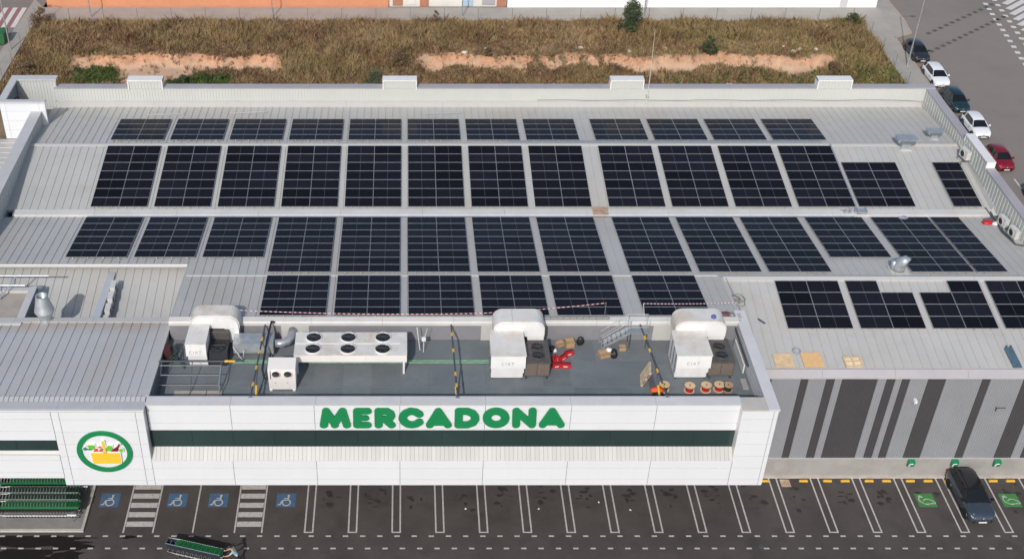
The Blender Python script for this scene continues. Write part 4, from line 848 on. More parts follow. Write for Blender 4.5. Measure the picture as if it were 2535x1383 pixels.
# ================================================================ PLANT DECK
def fan(par, c, r, axis='z', mats=(blackp, blackp)):
    """ring, dark well and blades; built along local z"""
    o = MB().lathe((0, 0, 0), [(r * 1.06, 0), (r * 1.06, .10), (r, .10), (r, .0)], 26).build('fan_shroud', par_m[0], par, False, smooth=False); o.location = c
    w = MB().disc((0, 0, .012), r, 26).build('fan_well', mats[0], par, False); w.location = c
    bl = MB()
    for k in range(5):
        a = 2 * pi * k / 5; bl.add([(cos(a) * .12 * r, sin(a) * .12 * r, .05), (cos(a) * .92 * r, sin(a) * .92 * r, .05), (cos(a + .75) * .92 * r, sin(a + .75) * .92 * r, .075), (cos(a + .9) * .15 * r, sin(a + .9) * .15 * r, .075)], [(0, 1, 2, 3)])
    b2 = bl.build('fan_blades', M('fan_blade_grey', (.022, .022, .024), .5, var=.1), par, False); b2.location = c
    h = MB().tube([(0, 0, .04), (0, 0, .10)], .13 * r, 12).build('fan_hub', mats[1], par, False); h.location = c
    gd = MB()
    for k in range(4): a = pi * k / 4; gd.tube([(cos(a) * r, sin(a) * r, .105), (-cos(a) * r, -sin(a) * r, .105)], .008, 4)
    gd = gd.build('fan_guard', steel_d, par, False); gd.location = c
    if axis == 'y':
        for q in (o, w, b2, h, gd): q.rotation_euler = (R(90), 0, 0)
par_m = [white_c]
def arch_prism(b, x0, x1, zb, zt, y0, y1, rr_, leg=None):
    """duct with rounded shoulders seen from the front"""
    pts = [(x0, zb)] + [(x0 + rr_ * (1 - cos(a)), zt - rr_ * (1 - sin(a))) for a in np.linspace(0, pi / 2, 7)] + [(x1 - rr_ * (1 - sin(a)), zt - rr_ * (1 - cos(a))) for a in np.linspace(0, pi / 2, 7)] + [(x1, zb)]
    return b.prism(pts, 'y', y0, y1)
CIAT = [([(-.30, .08), (-.38, .10), (-.44, .03), (-.44, -.06), (-.38, -.11), (-.30, -.09)], .018), ([(-.17, .10), (-.19, -.10)], .018), ([(-.07, -.10), (.0, .10), (.07, -.10)], .018), ([(-.04, -.03), (.04, -.03)], .014), ([(.14, .10), (.34, .10)], .018), ([(.24, .10), (.23, -.10)], .018)]
ciat_me = flat_solid('maker_lettering', icon(CIAT, 1.0, .36, n=110), .004, M('lettering_grey', (.42, .42, .43), .5))
def rooftop_unit(label, x, y):
    t = thing('rooftop_unit', label, 'rooftop unit', (x, y, F), group='large rooftop units'); z = 2.05
    MB().box(0, 1.98, 0, 2.15, .1, 1.97).build('housing', white_c, t, False)
    MB().box(.02, 1.93, -.03, -.001, .1, .55).build('lower_panel', white_c, t, False); MB().box(-.01, 2.02, -.14, -.001, .56, 1.0).build('middle_hood', white_c, t, False)
    hd = MB().hexa([(-.06, -.30, 1.05), (2.08, -.30, 1.05), (2.06, -.001, 1.01), (-.04, -.001, 1.01)], [(-.06, -.22, 1.98), (2.08, -.22, 1.98), (2.06, -.001, 1.98), (-.04, -.001, 1.98)]).build('front_hood', white_c, t, False)
    o = link('maker_lettering', ciat_me, hd, False, (1.05, -.292, 1.42)); o.rotation_euler = (R(90), 0, 0)
    MB().hexa([(-.10, -.28, 1.985), (2.12, -.28, 1.985), (2.06, 2.2, 2.02), (-.04, 2.2, 2.02)], [(-.10, -.28, 2.03), (2.12, -.28, 2.03), (2.06, 2.2, 2.09), (-.04, 2.2, 2.09)]).build('top_cover', white_d, t, False)
    for q in range(3): MB().box(-.035, -.002, .2 + q * .65, .24 + q * .65, .3, 1.8).build('hinge_strip', steel_d, t, False)
    c = MB().box(2.08, 3.66, .08, 2.35, .12, 1.18).build('condenser', darkgrey, t, False)
    MB().box(2.06, 3.69, .05, 2.38, 1.181, 1.23).build('condenser_top', darkgrey, t, False)
    for q in (2.12, 2.88): MB().box(q, q + .72, .06, .079, .2, 1.12).build('coil_guard', M('coil_brown', (.16, .125, .10), .7, var=.12, scale=5), t, False)
    par_m[0] = darkgrey
    for q in (.72, 1.55): fan(t, (2.95, q, 1.232), .37)
    d = arch_prism(MB(), .22, 3.45, 1.55, 2.72, 2.25, 3.6, .62).build('duct_bend', white_d, t, False)
    arch_prism(MB(), .30, 3.40, 1.6, 2.62, 2.16, 2.245, .58).build('duct_front', white_c, t, False); MB().hexa([(2.65, 2.42, 0), (3.4, 2.42, 0), (3.4, 3.4, 0), (2.65, 3.4, 0)], [(2.35, 2.26, 1.54), (3.42, 2.26, 1.54), (3.42, 3.55, 1.54), (2.35, 3.55, 1.54)]).build('duct_drop', white_c, t, False)
    for q in (.1, 1.9, 2.2, 3.5): MB().box(q - .06, q + .06, -.06, 2.2, 0, .1).build('foot', steel_d, t, False)
    return t
rooftop_unit('white rooftop unit with curved duct and two fans at centre of the deck', 5.34, 58.1); rooftop_unit('white rooftop unit with curved duct and two fans right on the deck', 16.77, 58.14)
t = thing('rooftop_unit', 'narrow white rooftop unit with black fan box left on the deck', 'rooftop unit', (-13.6, 59.3, F), group='large rooftop units')
MB().box(0, 1.16, 0, 1.6, .06, 1.86).build('housing', white_c, t, False); hd = MB().hexa([(-.1, -.26, 1.0), (1.18, -.26, 1.0), (1.16, -.001, .98), (-.08, -.001, .98)], [(-.1, -.18, 1.9), (1.18, -.18, 1.9), (1.16, -.001, 1.9), (-.08, -.001, 1.9)]).build('front_hood', white_c, t, False)
o = link('maker_lettering', ciat_me, hd, False, (.55, -.245, 1.3)); o.rotation_euler = (R(90), 0, 0)
MB().box(-.02, 1.16, -.12, -.001, .45, .95).build('middle_hood', white_c, t, False); MB().hexa([(-.12, -.22, 1.905), (1.2, -.22, 1.905), (1.22, 1.66, 1.94), (-.06, 1.66, 1.94)], [(-.12, -.22, 1.95), (1.2, -.22, 1.95), (1.22, 1.66, 1.99), (-.06, 1.66, 1.99)]).build('top_cover', white_d, t, False)
MB().box(1.25, 2.40, .1, 1.45, .06, 1.0).build('fan_box', navybox, t, False); par_m[0] = navybox; fan(t, (1.82, .72, 1.002), .44); MB().box(1.85, 1.95, .085, .099, .25, .33).build('label_plate', white_c, t, False); MB().box(1.3, 2.38, 1.46, 1.9, .06, 1.5).build('rear_casing', darkgrey, t, False)
arch_prism(MB(), -.05, 3.05, 1.55, 2.55, 1.9, 3.0, .7).build('duct_bend', white_d, t, False); arch_prism(MB(), .02, 2.98, 1.6, 2.46, 1.8, 1.895, .64).build('duct_front', white_c, t, False); MB().hexa([(2.2, 1.9, .4), (2.95, 1.9, .4), (2.95, 2.9, .4), (2.2, 2.9, .4)], [(2.1, 1.85, 1.54), (3.0, 1.85, 1.54), (3.0, 2.95, 1.54), (2.1, 2.95, 1.54)]).build('duct_drop', white_c, t, False)
MB().box(.1, 2.3, 0, 1.5, 0, .06).build('skid', steel_d, t, False)
# six fan cooler
t = thing('dry_cooler', 'long white cooler with six fans on the deck', 'cooler', (-6.9, 58.52, F), group=None)
MB().box(0, 7.0, 0, 2.25, .98, 1.5).build('casing', M('cream_casing', (.78, .74, .70), .5, var=.04, scale=1), t, False); MB().box(-.02, 7.02, -.02, 2.27, 1.501, 1.55).build('top_cover', white_d, t, False); MB().box(0.02, 6.6, 1.1, 1.16, 1.551, 1.575).build('centre_seam', white_c, t, False); MB().box(7.021, 7.08, .5, 2.2, .7, 1.45).build('connection_end', steel_d, t, False)
par_m[0] = white_c
for q in (1.15, 3.33, 5.5):
    for w_ in (.55, 1.68): fan(t, (q, w_, 1.552), .47)
for q in (.1, 6.75):
    for w_ in (0.02, 2.1): MB().box(q, q + .12, w_, w_ + .12, 0, .98).build('leg', white_c, t, False)
for q in (2.2, 4.4): MB().box(q, q + .05, -.03, -.001, .98, 1.5).build('front_rib', white_c, t, False)
# two fan unit
t = thing('condensing_unit', 'white upright condensing unit with two front fans', 'condensing unit', (-8.36, 56.97, F))
MB().hexa([(0, 0, .1), (1.64, 0, .1), (1.64, .95, .1), (0, .95, .1)], [(-.03, -.03, 1.72), (1.67, -.03, 1.72), (1.66, .95, 1.86), (-.02, .95, 1.86)]).build('casing', M('cream_casing', (.78, .74, .70), .5, var=.04, scale=1), t, False)
par_m[0] = M('cream_casing', (.78, .74, .70))
for q in (.47, 1.2): fan(t, (q, -.03, 1.38), .24, 'y')
MB().box(.1, .16, -.035, -.012, .95, 1.6).build('handle', galv_d, t, False)
for q in (.35, 1.1): MB().box(q, q + .09, -.028, -.002, .62, .66).build('latch', galv_d, t, False)
for q in (.08, 1.5): MB().box(q - .06, q + .1, -.05, .95, 0, .1).build('foot', white_c, t, False)
# grey duct with round elbow
t = thing('air_duct', 'grey rectangular duct ending in a round elbow', 'duct', (-9.5, 60.6, F))
MB().box(-10.9, -8.45, 60.1, 61.2, 10.45, 11.2).build('box_duct', galv, t); MB().box(-8.449, -8.35, 60.05, 61.25, 10.4, 11.25).build('flange', galv, t)
MB().tube([(-8.35, 60.65, 10.8), (-7.9, 60.65, 10.8), (-7.55, 60.8, 10.83), (-7.3, 61.15, 10.88), (-7.25, 61.9, 10.9)], .27, 18).build('elbow', galv, t, smooth=True)
for x in (-10.6, -8.7): MB().tube([(x, 60.12, 10.46), (x, 60.12, F)], .03, 6).build('leg', galv, t)
loose('support_bracket', 'pale steel bracket in front of the grey duct', 'bracket', MB().tube([(-10.9, 60.05, 11.0), (-10.3, 59.75, F + .05), (-10.2, 59.8, 10.9)], .025, 6), white_c)
tr = MB().box(-10.9, 5.3, 59.5, 59.54, F + .05, F + .14).box(-10.9, 5.3, 59.72, 59.76, F + .05, F + .14).box(-10.9, 5.3, 59.54, 59.72, F + .04, F + .06)
for i in range(110): tr.box(-10.88 + i * .147, -10.84 + i * .147, 59.54, 59.72, F + .061, F + .08)
loose('pipe_tray', 'pale green wire tray running across the deck', 'cable tray', tr, pale_green)
# braces with yellow bands
def brace(label, a, b, foot, bands, extra=()):
    t = thing('brace', label, 'brace', (a[0], a[1], F), group='yellow banded braces over the deck'); A, B = np.array(a), np.array(b)
    MB().tube([a, b], .055, 8).build('bar', steel_d, t)
    for f in bands: MB().tube([tuple(A + (B - A) * (f - .022)), tuple(A + (B - A) * (f + .022))], .075, 10).build('yellow_band', yellow, t)
    if foot:
        s = tuple(A + (B - A) * foot[0]); MB().tube([s, foot[1]], .045, 8).build('strut', steel_d, t); S, E = np.array(s), np.array(foot[1])
        MB().tube([tuple(S + (E - S) * .55), tuple(S + (E - S) * .95)], .075, 10).build('yellow_guard', yellow, t)
    MB().box(a[0] - .12, a[0] + .12, a[1] - .1, a[1] + .1, a[2] - .06, a[2] + .02).build('foot_plate', galv, t)
brace('dark brace with yellow bands left of the two fan unit', (-9.2, 54.72, 11.52), (-9.0, 61.9, 11.35), (.45, (-9.1, 55.7, F)), (.16, .38, .60, .78))
brace('dark brace with yellow bands between cooler and centre unit', (3.12, 54.68, 11.52), (2.95, 61.9, 11.35), (.40, (3.15, 55.8, F)), (.15, .30, .62, .85))
brace('dark brace with yellow bands left of the right unit', (15.6, 54.72, 11.52), (15.1, 61.9, 11.35), (.42, (15.55, 55.9, F)), (.14, .34, .62, .80))
loose('insulated_pipe', 'black insulated pipe rising to the deck rear wall', 'pipe', MB().tube([(-8.3, 57.4, 10.6), (-8.7, 57.5, 10.55), (-8.85, 58.0, 10.9), (-8.75, 60.2, 11.35), (-8.55, 61.7, 11.75), (-8.3, 62.0, 11.4)], .07, 8), blackp)
loose('control_stand', 'small white control box on a wire stand right of the cooler', 'control box', MB().box(1.05, 1.3, 60.6, 60.75, 11.0, 11.25).tube([(1.18, 60.7, F), (1.18, 60.7, 11.0)], .025, 6).tube([(1.22, 60.7, 11.2), (1.4, 60.8, 11.9)], .015, 5).tube([(.95, 60.9, F), (.75, 61.0, 11.8)], .03, 6), white_c)
# stairs from the deck to the roof
t = thing('access_stairs', 'galvanised access stairs with platform from deck to roof', 'stairs', (14.3, 61.4, F))
MB().box(14.3, 15.5, 61.0, 62.15, 11.28, 11.33).build('platform', M('grating', (.30, .33, .34), .6, .3, var=.15, scale=8), t)
for y in (61.02, 61.68): MB().hexa([(12.55, y, F), (12.75, y, F), (12.75, y + .04, F), (12.55, y + .04, F)], [(14.2, y, 11.3), (14.4, y, 11.3), (14.4, y + .04, 11.3), (14.2, y + .04, 11.3)]).build('stringer', galv, t)
for i in range(6): MB().box(12.78 + i * .27, 13.02 + i * .27, 61.06, 61.68, F + .17 + i * .19, F + .20 + i * .19).build('tread', galv, t)
for y in (61.0, 61.72):
    MB().tube([(12.6, y, F), (12.6, y, F + .9), (14.3, y, 12.3), (15.5, y, 12.3), (15.5, y, 11.3)], .025, 6).build('handrail', galv, t); MB().tube([(12.62, y, F + .45), (14.3, y, 11.82), (15.5, y, 11.82)], .02, 6).build('mid_rail', galv, t)
    for q in (13.1, 13.7, 14.3): zq = F + (q - 12.6) / 1.7 * 1.25; MB().tube([(q, y, zq), (q, y, zq + .95)], .02, 6).build('baluster', galv, t)
for x, y in ((14.38, 61.05), (15.42, 61.05), (14.38, 61.75)): MB().tube([(x, y, F), (x, y, 11.28)], .035, 6).build('leg', steel_d, t)
MB().tube([(15.45, 62.1, 11.3), (15.3, 62.6, 12.5), (15.5, 62.9, 11.4)], .025, 6).build('end_frame', galv, t)
# guard rail at the left
t = thing('guard_rail', 'dark guard rail round the stair pit at the left of the deck', 'railing', (-13.2, 57.8, F))
MB().tube([(-15.3, 58.4, 11.2), (-10.6, 58.4, 11.2)], .06, 8).build('top_bar', steel_d, t); MB().tube([(-11.2, 58.4, 11.2), (-10.55, 58.4, 11.2)], .075, 10).build('yellow_end', yellow, t)
for y, z in ((58.1, 11.1), (57.6, 10.75), (57.0, 10.45)): MB().tube([(-15.2, y, z), (-11.4, y, z)], .028, 6).build('rail', galv_d, t)
for x in (-15.1, -13.2, -11.4): MB().tube([(x, 58.3, 11.2), (x, 56.6, F)], .03, 6).build('post', steel_d, t)
MB().tube([(-11.35, 56.3, F), (-11.35, 56.6, 11.0), (-11.4, 58.1, 11.1)], .03, 6).build('end_post', galv, t)
for i in range(3): MB().box(-14.2 + i * 1.0, -13.25 + i * 1.0, 56.25, 56.9, F + .01, F + .05).build('pit_board', M('pit_board', (.42, .37, .31), .8, var=.1), t)
MB().box(-15.2, -11.5, 55.3, 56.2, F + .005, F + .02).build('pit_floor', M('pit_floor', (.16, .145, .13), .9, var=.1), t)
hs = MB(); r5 = random.Random(2)
for k in range(5): hs.tube([(-15.0 + r5.uniform(0, .3), 60.3 - .25 * k, F + .1 + r5.uniform(0, .9)), (-14.5, 60.1 - .2 * k, F + .5 + r5.uniform(0, .5)), (-14.3 + r5.uniform(-.1, .2), 59.7, F + .08), (-13.9, 59.4 - .1 * k, F + .06)], .035, 6)
loose('hose_bundle', 'tangled dark green hoses in the left corner of the deck', 'hoses', hs, M('dark_green_hose', (.035, .09, .065), .5, var=.2, scale=4))
loose('pump_box', 'dark red pump cabinet against the left deck wall', 'cabinet', MB().box(-15.25, -14.75, 59.6, 60.2, F, F + .9).box(-15.2, -14.8, 59.65, 60.15, F + .901, F + 1.1), M('dark_red_box', (.06, .02, .02), .5, var=.15))
# clutter on the deck
def carton(label, x, y, sx, sy, sz, rz):
    t = thing('cardboard_box', label, 'box', (x, y, F), (0, 0, rz), 'cardboard boxes on the deck'); MB().box(-sx / 2, sx / 2, -sy / 2, sy / 2, 0, sz).build('carton', card, t, False)
    MB().hexa([(-sx / 2, -sy / 2, sz), (sx / 2, -sy / 2, sz), (sx / 2, -sy / 2 + .02, sz), (-sx / 2, -sy / 2 + .02, sz)], [(-sx / 2, -sy / 2 - .2, sz + .1), (sx / 2, -sy / 2 - .2, sz + .1), (sx / 2, -sy / 2 - .18, sz + .11), (-sx / 2, -sy / 2 - .18, sz + .11)]).build('flap', card, t, False)
    MB().box(-sx / 2, sx / 2, -.03, .03, sz + .0005, sz + .004).build('tape', M('parcel_tape', (.5, .38, .24), .3), t, False)
carton('square cardboard box right of the centre unit', 10.6, 61.35, .55, .5, .45, .12); carton('open cardboard box leaning beside the square one', 9.98, 61.4, .5, .4, .25, .5); carton('small pale cardboard box under the stairs platform', 13.95, 60.95, .42, .34, .3, 0); carton('crushed cardboard box in the rubbish heap by the stairs', 12.7, 60.35, .7, .55, .3, .3)
lump('rubbish_bag', 'white plastic bag in the heap by the stairs', 'bag', (13.05, 60.55, F), .26, .24, .3, white_c, 5); lump('rubbish_bag', 'black bag in the heap by the stairs', 'bag', (13.3, 60.3, F), .24, .34, .34, blackp, 6); lump('backpack', 'black backpack standing on the deck near the boxes', 'backpack', (11.3, 61.5, F), .26, .2, .42, blackp, 7)
lump('work_jacket', 'black jacket thrown beside the centre fan box', 'jacket', (9.35, 60.9, F), .28, .3, .2, blackp, 8); lump('hard_hat', 'white hard hat beside the centre fan box', 'helmet', (9.6, 60.75, F), .14, .16, .14, white_c, 9)
for i, (x, y, rz, l) in enumerate(((10.45, 60.45, .4, 'rearmost red toolbox right of the centre unit'), (10.0, 60.0, .7, 'middle red toolbox right of the centre unit'), (9.55, 59.25, .2, 'left front red toolbox right of the centre unit'), (10.15, 59.25, -.1, 'right front red toolbox right of the centre unit'), (9.5, 59.85, 1.4, 'red toolbox nearest the centre fan box'))):
    t = thing('toolbox', l, 'toolbox', (x, y, F), (0, 0, rz), 'red toolboxes'); MB().hexa([(-.3, -.19, 0), (.3, -.19, 0), (.3, .19, 0), (-.3, .19, 0)], [(-.27, -.15, .26), (.27, -.15, .26), (.27, .15, .26), (-.27, .15, .26)]).build('body', redp, t, False)
    MB().tube([(-.2, 0, .26), (-.18, 0, .34), (.18, 0, .34), (.2, 0, .26)], .02, 6).build('handle', blackp, t, False); MB().box(-.16, .1, -.185, -.17, .1, .16).build('label_strip', white_c, t, False); MB().box(-.29, .29, -.02, .02, .261, .275).build('latch', blackp, t, False)
t = thing('wooden_pallet', 'wooden pallet leaning on edge under the right brace', 'pallet', (14.75, 57.9, F), (0, R(-68), R(-8)))
for i in range(6): MB().box(0, 1.2, -.6 + i * .205, -.6 + i * .205 + .13, .12, .145).build('deck_board', wood_g, t, False)
for q in (0, .55, 1.08): MB().box(q, q + .12, -.6, .56, .022, .118).build('bearer', wood_g, t, False)
for i in (0, 2.5, 5): MB().box(0, 1.2, -.6 + i * .205, -.6 + i * .205 + .13, 0, .02).build('base_board', wood_g, t, False)
loose('dark_board', 'dark flat board lying behind the leaning pallet', 'board', MB().box(15.15, 15.5, 57.0, 58.4, F + .01, F + .05), M('dark_board', (.10, .10, .125), .6, var=.1))
lump('safety_vest', 'bright orange safety vest at the foot of the right brace', 'vest', (15.5, 56.85, F), .42, .3, .22, orangep, 12); lump('tool_bag', 'black bag behind the front coping under the orange vest', 'bag', (15.5, 56.45, F), .36, .2, .2, blackp, 13)
def reel(label, x, y, cable, r=.33, wd=None):
    t = thing('cable_reel', label, 'cable reel', (x, y, F), group='wooden cable reels'); w_ = wd or wood
    for z in (0, .42): MB().lathe((0, 0, z), [(0, 0), (r, 0), (r, .035), (.05, .035), (0, .03)], 20).build('flange', w_, t, False)
    MB().lathe((0, 0, 0), [(r * .72, .036), (r * .75, .2), (r * .72, .419)], 20).build('cable_winding', cable, t, False, smooth=True); MB().lathe((0, 0, .456), [(0, 0), (.05, 0), (.05, .008), (0, .008)], 10).build('spindle_hole', blackp, t, False)
redc = M('red_cable', (.42, .02, .02), .5, var=.15, scale=9); blkc = M('black_cable', (.03, .028, .026), .5, var=.15, scale=9)
reel('single cable reel with red cable left of the pair', 17.5, 56.95, redc); reel('cable reel with red cable between the single reel and the pair', 18.52, 57.0, redc); reel('pale cable reel with red cable beside the black one', 19.33, 57.05, redc); reel('brown cable reel with black cable at the right', 19.88, 57.0, blkc, .3, M('brown_ply', (.42, .26, .15), .8, var=.12)); reel('pale cable reel half hidden under the right brace', 15.95, 57.05, blkc)
loose('concrete_slab', 'pale concrete slab against the right deck wall', 'slab', MB().box(20.85, 21.2, 57.05, 58.0, F, F + .08), concrete)
loose('ladder', 'dark aluminium ladder leaning along the right deck wall', 'ladder', MB().hexa([(21.25, 58.2, 10.9), (21.33, 58.2, 10.9), (21.33, 62.3, 11.0), (21.25, 62.3, 11.0)], [(21.25, 58.2, 11.0), (21.33, 58.2, 11.0), (21.33, 62.3, 11.1), (21.25, 62.3, 11.1)]), steel_d)
loose('cap', 'small blue cap lying on the right curved duct', 'cap', MB().lathe((19.4, 60.8, F + 2.72), [(.17, 0), (.16, .1), (.08, .18), (0, .2)], 12), M('cap_blue', (.08, .09, .32), .7))
# barrier tape: red and white dashes
def tape(label, pts, n):
    t = thing('barrier_tape', label, 'barrier tape', pts[0]); P = np.array(pts, float); L = np.r_[0, np.cumsum(np.linalg.norm(np.diff(P, axis=0), axis=1))]
    at = lambda s: np.array([np.interp(s, L, P[:, k]) for k in range(3)]); ws = (MB(), MB())
    for i in range(n):
        a, b = at(L[-1] * i / n), at(L[-1] * (i + 1) / n); sag = lambda p: p
        ws[i % 2].add([a + (0, 0, -.022), b + (0, 0, -.022), b + (0, 0, .022), a + (0, 0, .022)], [(0, 1, 2, 3)]); ws[i % 2].add([a + (0, -.012, 0), b + (0, -.012, 0), b + (0, .014, .006), a + (0, .014, .006)], [(0, 1, 2, 3)])
    tag(ws[0].build('white_bands', white_c, t, True, fix=False), kind='stuff'); tag(ws[1].build('red_bands', M('tape_red', (.48, .07, .09), .5), t, True, fix=False), kind='stuff'); return t
sagp = lambda a, b, s, n=14: [tuple(np.array(a) + (np.array(b) - np.array(a)) * i / n + np.array((0, 0, -s * 4 * (i / n) * (1 - i / n)))) for i in range(n + 1)]
tape('long sagging red and white tape before the front arrays', sagp((-10.6, 62.35, 12.15), (5.0, 62.3, 11.95), .18) + sagp((5.0, 62.3, 11.95), (12.9, 62.6, 12.55), .08)[1:], 150)
tape('short red and white tape behind the right rooftop unit', sagp((15.3, 62.6, 12.5), (21.5, 62.9, 12.35), .06), 54)
tape('red and white tape hanging down the centre duct', [(6.75, 61.75, 12.80), (6.72, 61.2, 12.80), (6.72, 60.4, 12.79), (6.72, 60.22, 12.7), (6.74, 60.2, 11.9)], 18)
loose('tape_post', 'thin steel post holding the tape beside the stairs', 'post', MB().tube([(12.9, 62.6, 11.5), (12.9, 62.6, 12.6)], .02, 6), galv_d)
lad = MB()
for i in range(11): lad.box(8.9 + i * .42, 8.93 + i * .42, 62.05, 62.2, 11.66, 11.72)
loose('wire_tray_piece', 'short wire tray lying on the deck rear coping', 'cable tray', lad.box(8.9, 13.13, 62.0, 62.05, 11.66, 11.72).box(8.9, 13.13, 62.2, 62.25, 11.66, 11.72), galv_d)
tg = MB(); r6 = random.Random(8)
for k in range(6):
    c = (22.15 + r6.uniform(-.2, .25), 65.4 + r6.uniform(-.3, .4), zr(P_RE, 65.4) + .1); tg.tube([(c[0] + (.3 + .2 * r6.random()) * cos(a) , c[1] + (.35 + .2 * r6.random()) * sin(a), c[2] + .05 * k + r6.uniform(0, .08)) for a in np.linspace(0, 5.5 + r6.random(), 14)], .025, 5)
tg.tube([(22.3, 64.9, 10.4), (22.35, 63.6, 10.2), (22.3, 62.4, 10.0), (22.5, 61.5, 9.75)], .03, 5).tube([(22.15, 66, 10.6), (21.9, 67.6, 10.9)], .025, 5)
loose('cable_coil', 'tangle of grey cables at the corner of roof and deck', 'cables', tg, galv_d)
lump('tool_pile', 'small pile of brown tools behind the right duct', 'tools', (20.7, 62.75, 11.45), .5, .3, .12, M('tool_brown', (.16, .07, .06), .7, var=.4, scale=8), 14); lump('wire_coil', 'grey wire coil behind the right duct end', 'wire coil', (21.15, 62.6, 11.45), .22, .2, .2, galv_d, 15)
# things on the right front slope
def onslope(name, label, cat, x, y, sx, sy, th, mat, rz=0, group=None, extra=None):
    a = math.atan(P_RE[0]); t = thing(name, label, cat, (x, y, zr(P_RE, y) + .06), (a, 0, rz), group); MB().box(-sx / 2, sx / 2, -sy / 2, sy / 2, 0, th).build('board', mat, t, False); return t
onslope('plywood_sheet', 'left pale plywood sheet at the eave above the striped wall', 'plywood', 24.3, 60.45, 1.2, 1.15, .03, wood, .02); onslope('plywood_sheet', 'orange plywood sheet beside the grey ring', 'plywood', 26.15, 60.5, 1.3, 1.2, .04, M('orange_ply', (.66, .42, .20), .8, var=.08, scale=3), .05)
t = thing('timber_frame', 'pale timber frame lying at the eave right of the plywood', 'timber frame', (28.7, 60.3, zr(P_RE, 60.3) + .06), (math.atan(P_RE[0]), 0, .05))
for q in (-.55, -.03, .5): MB().box(q, q + .09, -.42, .45, 0, .07).build('rail', wood, t, False)
for q in (-.42, 0, .38): MB().box(-.55, .59, q, q + .08, .071, .10).build('crosspiece', wood, t, False)
MB().box(-.45, .5, -.4, .4, -.02, -.005).build('backing_sheet', M('pale_ply', (.72, .62, .45), .8, var=.08), t, False)
o = loose('hose_ring', 'grey coiled ring lying beside the orange plywood', 'ring', MB().tube([(.24 * cos(a), .24 * sin(a), 0) for a in np.linspace(0, 2 * pi, 25)], .05, 8), M('ring_grey', (.30, .32, .38), .5), (25.3, 61.2, zr(P_RE, 61.2) + .1), (math.atan(P_RE[0]), 0, 0))
t = thing('rail_stack', 'stack of blue grey rails at the right eave', 'rails', (39.1, 60.7, zr(P_RE, 60.7) + .06), (math.atan(P_RE[0]), 0, .04))
for i in range(6): MB().box(-.28 + i * .095, -.20 + i * .095, -.85, .75 + .12 * (i % 3), 0, .07).build('rail', bluep, t, False)
loose('stick', 'short dark offcut lying on the right front slope', 'offcut', MB().box(-.3, .3, -.05, .05, 0, .05), steel_d, (23.55, 63.75, zr(P_RE, 63.75) + .08), (math.atan(P_RE[0]), 0, R(-55)))
# ================================================================ CARS
tyre_m = rubber; rim_m = M('alloy_rim', (.30, .31, .32), .35, .6, var=.1, scale=8); cglass = Mglass('car_glass', (.010, .012, .014), .05, .45)
lampm = M('headlamp_glass', (.62, .64, .66), .15, .1, var=.1, scale=10); tailm = M('tail_lamp', (.30, .01, .012), .25, var=.1); platem = M('number_plate', (.72, .72, .70), .5, var=.02)
trim = M('black_trim', (.012, .012, .013), .45, var=.1); chrome = M('badge_chrome', (.6, .6, .62), .2, .9, var=.02)
def paint(n, c, metal=.25, rough=.32): return M(n, c, rough, metal, var=.02, scale=2, coat=.6)
SHAPES = {
 # stations from tail to nose: x, half width, bottom z, shoulder z, top z, half width of top
 'hatch': dict(st=[(-1.0, .62, .34, .74, .80, .50), (-.975, .80, .24, .86, .98, .62), (-.93, .93, .20, .90, 1.12, .62), (-.80, .985, .19, .93, 1.36, .56), (-.62, 1.0, .19, .94, 1.46, .56), (-.25, 1.0, .19, .92, 1.49, .57), (.04, 1.0, .19, .91, 1.46, .56), (.16, 1.0, .19, .91, 1.39, .56), (.48, .99, .19, .90, .96, .76), (.62, .985, .19, .87, .92, .76), (.82, .95, .19, .80, .85, .70), (.94, .86, .21, .70, .75, .60), (.985, .74, .26, .60, .64, .52), (1.0, .62, .32, .52, .55, .45)], ws=(7, 8), rw=(1, 3), side=(2, 8), pil=(4, 6), ax=(-.60, .64)),
}
